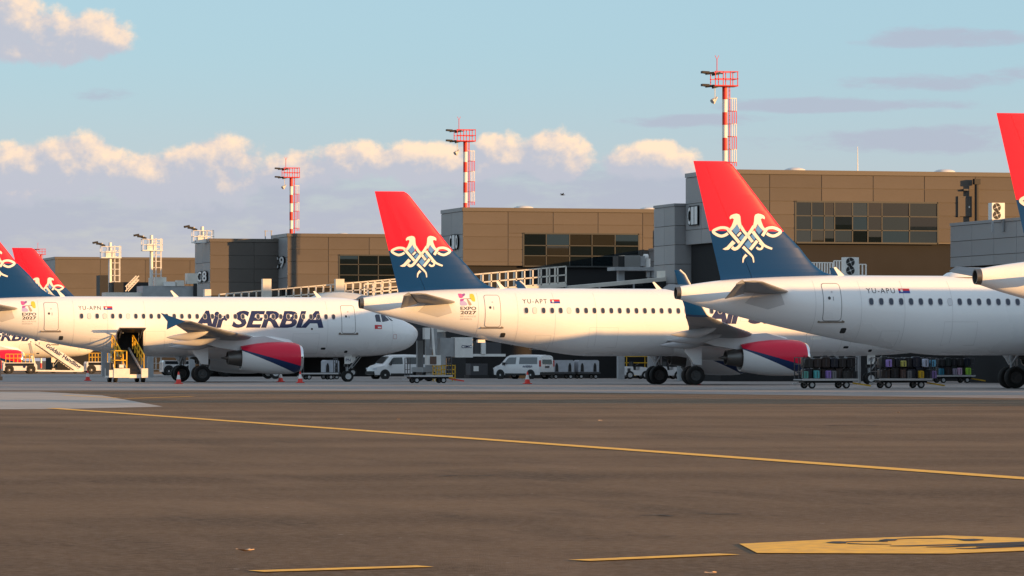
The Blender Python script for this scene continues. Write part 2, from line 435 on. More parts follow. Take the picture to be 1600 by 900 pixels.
mk([(525, 104, 1), (560, 102, 9), (600, 103, 12), (630, 103, 10), (640, 99, 4), (740, 96, 3), (860, 98, 3)])
mk([(640, 108, 4), (740, 112, 3), (880, 113, 2)])
mk([(812, 92, 2), (850, 89, 10), (900, 89, 10), (915, 84, 3), (1000, 80, 3), (1120, 80, 3), (1240, 84, 3), (1275, 89, 9), (1330, 89, 12), (1380, 88, 3)])
mk([(870, 122, 2), (1000, 121, 5), (1150, 117, 5), (1330, 112, 6), (1480, 107, 7), (1620, 101, 7)])
mk([(1070, 128, 2), (1200, 126, 6), (1330, 119, 10), (1480, 116, 8), (1620, 110, 8)])
mk([(1230, 136, 2), (1320, 136, 5), (1450, 130, 6), (1620, 122, 8)])
mk([(1340, 128, 2), (1420, 127, 5), (1520, 122, 5), (1640, 118, 5)])
# dry leaves and grit on the asphalt
LEAF = mat('dry_leaf', (.50, .33, .20), .8)
def leaf(px, py, sz):
    bb = MB().use(LEAF); n = 7; rng = random.Random(px)
    top = [(math.cos(i*2*math.pi/n)*sz*rng.uniform(.5, 1.2), math.sin(i*2*math.pi/n)*sz*rng.uniform(.4, .9), rng.uniform(.01, sz*.5)) for i in range(n)]
    bb.add([(0, 0, sz*.12)]+top, [(0, 1+i, 1+(i+1) % n) for i in range(n)])
    bb.bar((sz*.3, 0, .02), (sz*.95, sz*.25, sz*.3), .006)
    return bb.mesh('dry_leaf')
for px, py, sz, lb in ((382, 864, .085, 'curled dry leaf lying on asphalt, largest of the debris in the left foreground'),
                   (622, 656, .06, 'pale leaf scrap on the asphalt just left of the yellow taxi line bend'),
                   (1110, 898, .05, 'small orange leaf at the very bottom edge of the asphalt'), (938, 658, .06, 'pale leaf scrap on asphalt beyond the yellow taxi line below the white van'),
                   (1403, 645, .07, 'pale leaf scrap on asphalt below the baggage carts')):
    p = PG(px, py); link('dry_leaf', leaf(px, py, sz), None, (p.x, p.y, .002), 0, lb, 'leaf', 'debris on the apron')

# ------------------------------------------------------------------ aircraft
LEN, ZC = 33.84, 3.83
N_APN, N_APT, N_APU, N_4, N_5 = 292.4, 252.6, 209.9, 166.0, 127.0
A_APT = PN(567, 0, N_APT).x + LEN
A_APN = PN(-101, 0, N_APN).x + LEN
A_APU = PN(1062, 0, N_APU).x + LEN
A_4 = PN(1531, 0, N_4).x + LEN
def tS(px, py, off=1.9): p = PN(px, py, N_APT-off); return (A_APT-p.x, p.z)       # pixel on the middle aircraft -> (station, height)
def nS(px, py, off=1.9): p = PN(px, py, N_APN-off); return (A_APN-p.x, p.z)
def hermite(tab, x, c):
    if x <= tab[0][0]: return tab[0][c]
    if x >= tab[-1][0]: return tab[-1][c]
    for i in range(len(tab)-1):
        if tab[i][0] <= x <= tab[i+1][0]: break
    def tang(j):
        if j == 0 or j == len(tab)-1: 
            k = 1 if j == 0 else j
            return (tab[k][c]-tab[k-1][c])/(tab[k][0]-tab[k-1][0])
        d0 = (tab[j][c]-tab[j-1][c])/(tab[j][0]-tab[j-1][0]); d1 = (tab[j+1][c]-tab[j][c])/(tab[j+1][0]-tab[j][0])
        return 0 if d0*d1 <= 0 else 2*d0*d1/(d0+d1)
    x0, x1 = tab[i][0], tab[i+1][0]; h = x1-x0; t = (x-x0)/h
    return ((2*t**3-3*t*t+1)*tab[i][c] + (t**3-2*t*t+t)*h*tang(i) + (-2*t**3+3*t*t)*tab[i+1][c] + (t**3-t*t)*h*tang(i+1))
# station, crown, keel (relative to the axis), half width
FUS = [(0, -.45, -.47, .01), (.06, -.24, -.70, .24), (.2, -.06, -.98, .5), (.45, .14, -1.28, .80), (.9, .38, -1.55, 1.10), (1.64, .74, -1.76, 1.42), (2.6, 1.20, -1.89, 1.68),
       (3.3, 1.55, -1.95, 1.80), (4.0, 1.79, -1.99, 1.88), (5.4, 2.03, -2.05, 1.96), (6.8, 2.07, -2.07, 1.975), (19.6, 2.07, -2.07, 1.975), (20.8, 2.07, -2.00, 1.97),
       (21.8, 2.07, -1.86, 1.95), (23.1, 2.07, -1.62, 1.87), (25.3, 2.06, -1.25, 1.71), (26.4, 2.05, -1.03, 1.60), (28.2, 2.00, -.66, 1.34), (30.2, 1.89, -.20, .95), (31.6, 1.78, .15, .66), (33.0, 1.60, .52, .42), (33.84, 1.46, .78, .33)]
def fprof(s): return hermite(FUS, s, 1), hermite(FUS, s, 2), hermite(FUS, s, 3)
def fskin(s, z, off=.006):
    t, k, w = fprof(s); c, h = ZC+(t+k)/2, (t-k)/2
    q = max(-.9995, min(.9995, (z-c)/h)); y = -w*math.sqrt(1-q*q)
    nv = Vector((0, y/(w*w), (z-c)/(h*h))).normalized()
    return (-s, y+nv.y*off, z+nv.z*off)
def fuselage_mesh(hole=None, fw=0.0, aft=0.0):
    st = [0, .06, .12, .2, .32, .45, .65, .9, 1.25, 1.64, 2.1, 2.6, 3.3, 4, 4.7, 5.4, 6.1, 6.8] + [6.8+.4*i for i in range(1, 68)]
    st = [s for s in st if s < 33.7]+[33.84]
    if hole:
        st = sorted([s for s in st if all(abs(s-q) > .15 for q in hole[:2])]+list(hole[:2]))
    NR = 96; rings = []
    for s in st:
        t, k, w = fprof(s); c, h = ZC+(t+k)/2, (t-k)/2
        rings.append([(-s, w*math.cos(2*math.pi*j/NR), c+h*math.sin(2*math.pi*j/NR)) for j in range(NR)])
    m = MB().use(WHITE); m.loft(rings, cap0=True)
    if hole:
        keep = []
        for f in m.f:
            cx = sum(m.v[i][0] for i in f)/len(f); cy = sum(m.v[i][1] for i in f)/len(f); cz = sum(m.v[i][2] for i in f)/len(f)
            keep.append(not (len(f) == 4 and hole[0] < -cx < hole[1] and cy < 0 and hole[2] < cz < hole[3]))
        m.f = [f for f, k in zip(m.f, keep) if k]; m.m = [x for x, k in zip(m.m, keep) if k]
    m.v = [(x+fw if -x < 8.0 else (x-aft if -x > 19.55 else x), y, z) for x, y, z in m.v]
    me = m.mesh('fuselage', True)
    return me
def naca(c, t): return 5*t*(.2969*math.sqrt(c)-.126*c-.3516*c*c+.2843*c**3-.1036*c**4)
CH = [0, .006, .02, .05, .1, .18, .28, .4, .52, .64, .75, .86, .94, 1.0]
def foil(le, chord, t, place, c0=0.0, c1=1.0):
    cs = [c0+(c1-c0)*c for c in CH]
    up = [place(le+c*chord, naca(c, t)*chord) for c in cs]; dn = [place(le+c*chord, -naca(c, t)*chord) for c in reversed(cs[1:-1])]
    return up+dn
# --- fin
FIN_LE = sorted([(tS(x, y, 0)[1], tS(x, y, 0)[0]) for x, y in ((778, 451), (760, 445.5), (744.4, 433), (729, 413.5), (706.7, 391), (637.8, 303), (631, 299.3))])
FIN_TE = sorted([(tS(x, y, 0)[1], tS(x, y, 0)[0]) for x, y in ((585.5, 299.3), (622.5, 456))])
def lin(tab, z):
    if z <= tab[0][0]: return tab[0][1]
    for i in range(len(tab)-1):
        if z <= tab[i+1][0]: return tab[i][1]+(tab[i+1][1]-tab[i][1])*(z-tab[i][0])/(tab[i+1][0]-tab[i][0])
    return tab[-1][1]
FZ1 = FIN_LE[-1][0]; FZS = tS(607, 391.5, 0)[1]
def fint(z): return .085
def fin_y(s, z, off=.012):
    le, te = lin(FIN_LE, z), lin(FIN_TE, z); ch = te-le; zz = max(z, 6.6); lc = lin(FIN_TE, zz)-lin(FIN_LE, zz)
    c = min(1, max(0, (s-le)/ch)); return (-s, -naca(c, fint(z))*min(ch, lc*1.05)-off, z)
HINGE = sorted([(tS(x, y, 0)[1], tS(x, y, 0)[0]) for x, y in ((600, 299.5), (663.5, 452))])
def fin_mesh(c0f, c1f, name):
    zs = sorted([5.25, 5.75, 5.9, 6.05, 6.2, 6.45, 6.8, 7.3, 7.8, FZS, 8.5, 9.2, 10, 10.8, FZ1-.25, FZ1-.1, FZ1])
    m = MB(); prev = None
    for i, z in enumerate(zs):
        le, te = lin(FIN_LE, z), lin(FIN_TE, z); ch = te-le; zz = max(z, 6.6); lc = min(ch, (lin(FIN_TE, zz)-lin(FIN_LE, zz))*1.05)
        hc = (lin(HINGE, z)-le)/ch; c0, c1 = (0, hc) if name == 'tail_fin' else (hc+.004, 1)
        cs = [c0+(c1-c0)*c for c in CH]
        up = [(-(le+c*ch), naca(c, fint(z))*lc, z) for c in cs]; dn = [(-(le+c*ch), -naca(c, fint(z))*lc, z) for c in reversed(cs)]
        ring = up+dn
        if prev: m.use(NAVY if z <= FZS+1e-6 else RED); m.loft([prev, ring], cap1=(i == len(zs)-1))
        prev = ring
    return m.mesh(name, True)
def emblem_mesh():
    def E(u, v): return tS(600+u/10.0, 355+v/10.0, .2)
    def st(pts, w, w1=None): vs, fs = stroke(smooth_line(pts), w, w1); return [E(*p) for p in vs], fs, CREAM
    def pg(pts, m): return [E(*p) for p in pts], [tuple(range(len(pts)))], m
    mir = lambda pts: [(1168-x, y) for x, y in pts]
    blue = [pg(p, LBLUE) for p in ([(445, 275), (490, 352), (432, 415), (380, 355)], [(727, 280), (793, 350), (740, 410), (690, 350)], [(520, 405), (557, 445), (510, 500), (470, 465)], [(655, 405), (697, 450), (675, 495), (628, 430)], [(597, 485), (642, 540), (600, 607), (545, 540)])]
    head = [(350, 212), (346, 182), (365, 157), (400, 142), (440, 135), (475, 146), (490, 172), (496, 240), (510, 305), (480, 338), (447, 272), (415, 318), (372, 362), (338, 348), (372, 300), (394, 245), (402, 210), (385, 198), (365, 204)]
    cream = [pg(head, CREAM), pg(mir(head), CREAM),
             pg([(255, 606), (310, 575), (385, 490), (428, 525), (366, 585), (335, 614), (290, 618)], CREAM)]
    loop = [(352, 356), (305, 328), (235, 322), (170, 343), (132, 374), (175, 412), (235, 433), (290, 420), (326, 397)]
    cream += [st(loop, 38), st(mir(loop), 38)]
    cream += [st([(495, 300), (540, 372), (590, 430), (652, 512)], 40), st([(670, 300), (625, 372), (578, 430), (500, 535), (455, 588), (412, 604), (380, 580)], 42),
              st([(325, 345), (400, 430), (478, 522)], 42), st([(838, 348), (785, 432)], 42), st([(715, 495), (622, 612)], 42),
              st([(655, 372), (740, 480), (815, 560), (915, 603)], 46, 26), st([(742, 522), (785, 560), (772, 598), (735, 605), (705, 582)], 30),
              st([(525, 575), (600, 650), (655, 712), (668, 784)], 42, 14), st([(572, 682), (535, 725), (525, 786)], 40, 12), st([(452, 432), (498, 385)], 30), st([(612, 450), (655, 510)], 24)]
    me = [conform(blue, lambda u, v: fin_y(u, v, .014), 'emblem', .2, .25), conform(cream, lambda u, v: fin_y(u, v, .02), 'emblem', .2, .25)]
    return me
# --- wing
WSEC = [(.6, 10.6, 6.9, -1.30, .145), (1.95, 11.1, 6.1, -1.15, .14), (4.2, 12.25, 4.95, -.93, .12), (6.4, 13.4, 3.9, -.70, .115), (10.5, 15.75, 2.8, -.38, .11), (14.0, 17.75, 2.0, -.05, .105), (16.4, 19.1, 1.5, .18, .10), (16.75, 19.3, 1.4, .22, .08)]
def wing_mesh(side):
    rings = []
    for y, le, ch, z, t in WSEC:
        rings.append(foil(le, ch, t, lambda s, h, y=y, z=z: (-s, side*y, ZC+z+h)))
    return MB().use(WINGG).loft(rings, cap1=True).mesh('wing', True)
def wing_at(y):
    for i in range(len(WSEC)-1):
        if WSEC[i][0] <= y <= WSEC[i+1][0]:
            k = (y-WSEC[i][0])/(WSEC[i+1][0]-WSEC[i][0]); return [a+(b-a)*k for a, b in zip(WSEC[i], WSEC[i+1])]
    return WSEC[-1]
def sharklet_mesh(side):
    sec = [(16.75, 19.3, 1.4, .22, 0), (17.05, 19.55, 1.25, .32, 30), (17.3, 19.9, 1.05, .75, 65), (17.45, 20.45, .82, 1.6, 78), (17.58, 21.05, .52, 2.6, 82), (17.6, 21.35, .3, 2.85, 84)]
    rings = []
    for y, le, ch, z, ang in sec:
        ca, sa = math.cos(R(ang)), math.sin(R(ang))
        rings.append(foil(le, ch, .09, lambda s, h: (-s, side*(y-h*sa), ZC+z+h*ca)))
    m = MB().use(NAVY).loft(rings, cap1=True)
    # cream leading edge strip
    m.use(CREAM)
    for i in range(len(sec)-1):
        a, b2 = sec[i], sec[i+1]; m.cyl((-a[1]+.03, side*a[0], ZC+a[3]), (-b2[1]+.03, side*b2[0], ZC+b2[3]), .05, n=6)
    return m.mesh('winglet', True)
def fence_mesh(side):
    y = side*16.8; z0 = ZC+.22
    poly = [(-19.7, z0), (-20.1, z0+.12), (-21.35, z0+.55), (-20.9, z0-.02), (-20.95, z0-.55), (-20.1, z0-.15)]
    return MB().use(NAVY).prism(poly, lambda p: (p[0], y-.035, p[1]), lambda p: (p[0], y+.035, p[1])).mesh('wingtip_fence')
def canoe_mesh(side, y):
    _, le, ch, z, t = wing_at(y); te = le+ch; L = 3.6 if y < 8 else 2.9; rings = []
    for i in range(13):
        q = i/12; r = .27*math.sin(math.pi*min(1, q*1.0)**.75)**.7 if 0 < q < 1 else .01
        s = te-L*.62+L*q; dz = -.10-.34*min(1, q*2.2)-.10*q
        rings.append([(-s, side*y+.72*r*math.cos(2*math.pi*j/12), ZC+z+dz+r*math.sin(2*math.pi*j/12)) for j in range(12)])
    return MB().use(mat('fairing_grey', (.42, .42, .43), .4)).loft(rings).mesh('flap_track_fairing', True)
def htp_mesh(side):
    m = MB().use(WINGG); rings = []
    for y, le, ch, z in ((.3, 27.9, 3.9, 4.95), (1.2, 28.4, 3.4, 5.03), (6.05, 31.35, 1.45, 5.42), (6.22, 31.65, 1.2, 5.44)):
        rings.append(foil(le, ch*.70, .11, lambda s, h: (-s, side*y, z+h)))
    return m.loft(rings, cap1=True).mesh('tailplane', True)
def elev_mesh(side):
    m = MB().use(WINGG); rings = []; ca, sa = math.cos(R(20)), math.sin(R(20))
    for y, le, ch, z in ((1.0, 28.3, 3.5, 5.01), (6.05, 31.35, 1.45, 5.42), (6.2, 31.6, 1.25, 5.44)):
        hs = le+ch*.69; ring = []
        for u, h in ((0, .09), (.5, .06), (1, .01), (1, -.01), (.5, -.06), (0, -.09)):
            L = u*ch*.31; ring.append((-(hs+L*ca+h*sa), side*y, z-L*sa+h*ca))
        rings.append(ring)
    return m.loft(rings, cap0=True, cap1=True).mesh('elevator')
def fairing_mesh():
    tab = [(18.6, .05, .05, -1.05), (18.1, .42, .30, -1.10), (17.2, 1.0, .55, -1.18), (16.0, 1.75, .78, -1.28), (14.5, 2.2, .95, -1.35), (12.5, 2.3, 1.02, -1.38), (10.8, 2.22, .98, -1.36), (9.6, 1.9, .82, -1.32), (8.6, 1.3, .55, -1.40), (7.9, .6, .3, -1.6)]
    rings = []
    for s, w, h, c in tab:
        ring = []
        for j in range(40):
            t = 2*math.pi*j/40; ct, st_ = math.cos(t), math.sin(t)
            e = .75
            ring.append((-s, (1.15 if w > .5 else .8)*0+w*math.copysign(abs(ct)**e, ct), ZC+c+h*math.copysign(abs(st_)**e, st_)))
        rings.append(ring)
    # the tapering tails hug both flanks of the keel
    return MB().use(WHITE).loft(rings, cap0=True, cap1=True).mesh('belly_fairing', True)
def side_fairing_mesh():
    # long teardrop on the flank where the wing root meets the fuselage
    tab = [(18.25, .03, .04), (17.95, .14, .20), (17.3, .26, .40), (16.2, .38, .62), (14.8, .46, .80), (13, .5, .9), (11.2, .48, .9), (9.9, .40, .75), (8.9, .25, .5), (8.2, .05, .1)]
    rings = []
    for s, w, h in tab:
        zc = ZC-1.12-.18*min(1, (18.25-s)/3); y0 = fskin(s, zc, 0)[1]
        rings.append([(-s, y0+.12-(w)*math.cos(2*math.pi*j/20)*1.0-.12, zc+h*math.sin(2*math.pi*j/20)) for j in range(20)])
    return MB().use(WHITE).loft(rings, cap0=True, cap1=True).mesh('wing_root_fairing', True)
# --- engine
ENG_S, ENG_Y, ENG_Z = 9.6, 5.75, 1.66
def nacelle_mat():
    m = bpy.data.materials.new('nacelle_paint'); m.use_nodes = True; nt = m.node_tree; b = nt.nodes['Principled BSDF']
    tc = N(nt, 'ShaderNodeTexCoord'); sp = N(nt, 'ShaderNodeSeparateXYZ'); nt.links.new(tc.outputs['Object'], sp.inputs[0])
    t = M2(nt, 'SUBTRACT', M2(nt, 'MULTIPLY', sp.outputs[0], -1.0), ENG_S); z = M2(nt, 'SUBTRACT', sp.outputs[2], ENG_Z)
    l1 = M2(nt, 'GREATER_THAN', M2(nt, 'SUBTRACT', z, M2(nt, 'MULTIPLY', t, .275)), -.60)
    l2 = M2(nt, 'GREATER_THAN', M2(nt, 'SUBTRACT', z, M2(nt, 'MULTIPLY', t, .41)), -1.24)
    c = mixc(nt, l2, (.74, .74, .74), (.010, .030, .10)); c = mixc(nt, l1, c, (.72, .012, .05))
    nt.links.new(c, b.inputs['Base Color']); b.inputs['Roughness'].default_value = .3; b.inputs['Specular IOR Level'].default_value = .35
    return m
NACM = nacelle_mat()
def ring_at(s, r, y, z, n=40): return [(-s, y+r*math.cos(2*math.pi*j/n), z+r*math.sin(2*math.pi*j/n)) for j in range(n)]
def nacelle_mesh(y):
    prof = [(.20, .93), (.5, 1.04), (1.0, 1.09), (1.7, 1.10), (2.4, 1.08), (3.1, 1.01), (3.7, .92), (4.25, .82), (4.25, .76), (3.6, .74)]
    m = MB().use(NACM).loft([ring_at(ENG_S+t, r, y, ENG_Z) for t, r in prof])
    return m.mesh('nacelle', True)
def intake_mesh(y):
    m = MB().use(LIP).loft([ring_at(ENG_S+t, r, y, ENG_Z) for t, r in ((.21, .932), (.06, .885), (0, .83), (.06, .785), (.25, .765))])
    m.use(BLACK).loft([ring_at(ENG_S+t, r, y, ENG_Z) for t, r in ((.25, .765), (1.0, .80), (1.05, .25), (.75, .02))])
    return m.mesh('intake_lip', True)
def core_mesh(y):
    m = MB().use(HOTM).loft([ring_at(ENG_S+t, r, y, ENG_Z, 28) for t, r in ((3.4, .60), (4.3, .56), (5.0, .45), (5.15, .44), (5.15, .40), (4.9, .38), (4.9, .22), (5.6, .02))])
    return m.mesh('core_nozzle', True)
def pylon_mesh(side):
    y = side*ENG_Y; z1 = ZC-.86
    poly = [(ENG_S+1.0, ENG_Z+1.05), (ENG_S+2.6, z1+.18), (ENG_S+5.2, z1), (ENG_S+7.2, z1-.15), (ENG_S+5.9, ENG_Z+.72), (ENG_S+4.2, ENG_Z+.45), (ENG_S+3.0, ENG_Z+.75)]
    return MB().use(BELLY).prism(poly, lambda p: (-p[0], y-.17, p[1]), lambda p: (-p[0], y+.17, p[1])).mesh('pylon')
# --- landing gear
def wheel_mesh(r, w, hub=None):
    m = MB().use(RUBBER); n = 26
    prof = [(-w/2*.8, r*.55), (-w/2, r*.72), (-w/2*.95, r*.88), (-w/2*.6, r*.98), (0, r), (w/2*.6, r*.98), (w/2*.95, r*.88), (w/2, r*.72), (w/2*.8, r*.55)]
    m.loft([[(rr*math.cos(2*math.pi*j/n), y, rr*math.sin(2*math.pi*j/n)) for j in range(n)] for y, rr in prof])
    m.use(hub or HUB)
    hp = [(-w/2*.8, r*.55), (-w/2*.55, r*.5), (-w/2*.5, r*.25), (-w/2*.85, r*.22), (-w/2*.85, .001)]
    for sgn in (1, -1):
        m.loft([[(rr*math.cos(2*math.pi*j/n), sgn*y, rr*math.sin(2*math.pi*j/n)) for j in range(n)] for y, rr in hp])
    return m.mesh('wheel', True)
def gear(parent, s, y, main, plate=None):
    if main:
        m = MB().use(GPAINT).cyl((-s, y, .6), (-s, y, 1.7), .11).cyl((-s, y, 1.5), (-s-.1, y*.97, 2.9), .17).cyl((-s, y-.5, .6), (-s, y+.5, .6), .09)
        m.cyl((-s, y, 1.3), (-s, y*.45, 2.4), .07).bar((-s+.25, y, .75), (-s+.2, y, 1.6), .06)
        g = link('main_gear', m.mesh('main_gear', True), parent)
        for dy in (-.47, .47): link('wheel', cached('mw', lambda: wheel_mesh(.585, .42, mat('wheel_hub_dark', (.06, .06, .06), .6))), g, (-s, y+dy, .585))
        sg = -1 if y < 0 else 1
        poly = [(-s+.45, 2.75), (-s-.55, 2.75), (-s-.62, 2.0), (-s-.25, 1.6), (-s-.05, 1.25), (-s+.45, 1.2)]
        d = MB().use(WHITE).prism(poly, lambda p: (p[0], y+sg*.30, p[1]), lambda p: (p[0], y+sg*.36, p[1]))
        link('gear_door', d.mesh('gear_door'), parent)
    else:
        m = MB().use(GPAINT).cyl((-s, 0, .4), (-s-.1, 0, 2.0), .09).cyl((-s, -.24, .39), (-s, .24, .39), .06).cyl((-s+.1, 0, .9), (-s+.95, 0, 1.95), .045)
        m.use(BLACK).box((-s-.12, 0, 1.15), (.22, .25, .2))
        g = link('nose_gear', m.mesh('nose_gear', True), parent)
        for dy in (-.24, .24): link('wheel', cached('nw', lambda: wheel_mesh(.385, .22)), g, (-s, dy, .385))
        poly = [(-s+.22, 1.85), (-s-.30, 1.85), (-s-.30, 1.25), (-s+.1, 1.25), (-s+.22, 1.5)]
        d = MB().use(WPAINT).prism(poly, lambda p: (p[0], -.42, p[1]), lambda p: (p[0], -.39, p[1]))
        dd = link('gear_door', d.mesh('gear_door'), parent)
        if plate:
            vs, fs = fit_text(plate, -.17, .17, 0, .2, bold=.01)
            t = MB().use(TITLE).add([(-s-.04+x, -.425, 1.42+z) for x, z in vs], fs); link('gear_lettering', t.mesh('gear_lettering'), dd)

S = {}
S['door_aft'] = (*tS(784.5, 511), *tS(760, 460.5))           # s small .. large
S['door_fwd'] = (*nS(555.5, 521), *nS(533.5, 477))
def door_mesh(key, big=True):
    s0, z0, s1, z1 = S[key]; s0, s1 = min(s0, s1), max(s0, s1); z0, z1 = min(z0, z1), max(z0, z1)
    o = rrect(s0, s1, z0, z1, .16); i = rrect(s0+.035, s1-.035, z0+.035, z1-.035, .13); c = rrect((s0+s1)/2-.06, (s0+s1)/2+.06, z1-.55, z1-.42, .05)
    parts = [(i, [tuple(range(len(i)))], WHITE), (*ring_poly(o, i), LINE)]
    me = conform(parts, lambda u, v: fskin(u, v, .008), 'door')
    k = [((s0+s1)/2+.16, z0+1.18), ((s0+s1)/2-.05, z0+1.15)]
    h = conform([(rrect(k[0][0]-.07, k[0][0]+.07, k[0][1]-.08, k[0][1]+.08, .06), [tuple(range(20))], DGREY), (rrect(k[1][0]-.015, k[1][0]+.015, k[1][1]-.1, k[1][1]+.1, .01), [tuple(range(20))], LINE),
                 (rrect((s0+s1)/2-.05, (s0+s1)/2+.05, z1-.5, z1-.4, .04), [tuple(range(20))], RIMW)], lambda u, v: fskin(u, v, .016), 'door_handle')
    sill = MB().use(mat('sill_brown', (.16, .13, .10), .6))
    a = [Vector(fskin(s0-.12+(s1-s0+.24)*q/6, z0-.05, .0)) for q in range(7)]
    for p, q in zip(a[:-1], a[1:]): sill.bar(p, q, .06, .08)
    for e in (a[0], a[-1]): sill.box(e+Vector((0, -.01, .03)), (.14, .06, .14))
    return me, h, sill.mesh('door_sill')
def window_mesh(blind=False):
    m = MB(); n = 14
    def el(rx, rz, y): return [(rx*math.copysign(abs(math.cos(2*math.pi*j/n))**.75, math.cos(2*math.pi*j/n)), y, rz*math.copysign(abs(math.sin(2*math.pi*j/n))**.75, math.sin(2*math.pi*j/n))) for j in range(n)]
    m.use(RIMW).loft([el(.150, .21, .012), el(.145, .205, -.014), el(.122, .182, -.014), el(.118, .178, -.009)])
    m.use(BLIND if blind else GLASS).add(el(.118, .178, -.009), [tuple(range(n))])
    return m.mesh('window')
def line_decal(name, polys, off=.007, m=LINE, wd=.03):
    parts = []
    for p in polys:
        vs, fs = stroke(p, wd); parts.append((vs, fs, m))
    return conform(parts, lambda u, v: fskin(u, v, off), name)
def rect_line(s0, s1, z0, z1): return [(s0, z0), (s1, z0), (s1, z1), (s0, z1), (s0, z0)]
WIN_Z = tS(900, 485.3)[1]; WIN_S0 = tS(823.4, 485)[0]
def text_decal(name, body, u_left, u_right, z0, z1, m, off=.007, **kw):
    # the flank is read with the nose on the right: text runs from large station to small
    vs, fs = fit_text(body, -u_left, -u_right, z0, z1, **kw)
    return conform([([(-x, y) for x, y in vs], fs, m)], lambda u, v: fskin(u, v, off), name)
def expo_mesh():
    def E(u, v): return tS(700+u/10.0, 445+v/10.0)
    def pg(pts, c, nm): return [E(*p) for p in smooth_line(pts+[pts[0]], 4)[:-1]], [tuple(range(4*len(pts)))], mat(nm, c, .5)
    parts = [pg([(222, 135), (280, 140), (285, 190), (250, 208), (225, 190)], (.75, .12, .35), 'petal_pink'), pg([(285, 140), (325, 132), (322, 160), (280, 185)], (.30, .12, .35), 'petal_plum'),
             pg([(235, 225), (290, 215), (285, 245), (240, 262)], (.45, .08, .35), 'petal_magenta'), pg([(230, 262), (290, 250), (332, 290), (325, 318), (235, 318)], (.50, .44, .72), 'petal_lilac'),
             pg([(400, 140), (455, 145), (462, 250), (425, 255), (388, 205)], (.78, .60, .06), 'petal_yellow'), pg([(335, 215), (355, 220), (402, 300), (380, 320), (358, 310)], (.45, .36, .26), 'petal_tan'),
             pg([(290, 212), (400, 210), (400, 218), (290, 220)], (.25, .16, .16), 'petal_stem')]
    dk = mat('expo_dark', (.05, .035, .03), .5); ft = mat('expo_faint', (.62, .58, .55), .5)
    def tx(body, u0, v1, u1, v0, m, b):
        (sl_, zl), (sr, zr) = E(u0, v0), E(u1, v1); z0, z1 = min(zl, zr), max(zl, zr)
        vs, fs = fit_text(body, -sl_, -sr, z0, z1, bold=b); return ([(-x, y) for x, y in vs], fs, m)
    parts += [tx('EXPO', 230, 340, 468, 392, dk, .02), tx('2027', 230, 405, 468, 460, dk, .02), tx('BELGRADE', 230, 478, 468, 505, ft, 0), tx('SERBIA', 230, 520, 410, 545, ft, 0)]
    return conform(parts, lambda u, v: fskin(u, v, .007), 'expo_logo')
CARGO = (nS(224, 540)[0], nS(182.5, 540)[0], nS(200, 559)[1], nS(200, 519)[1])

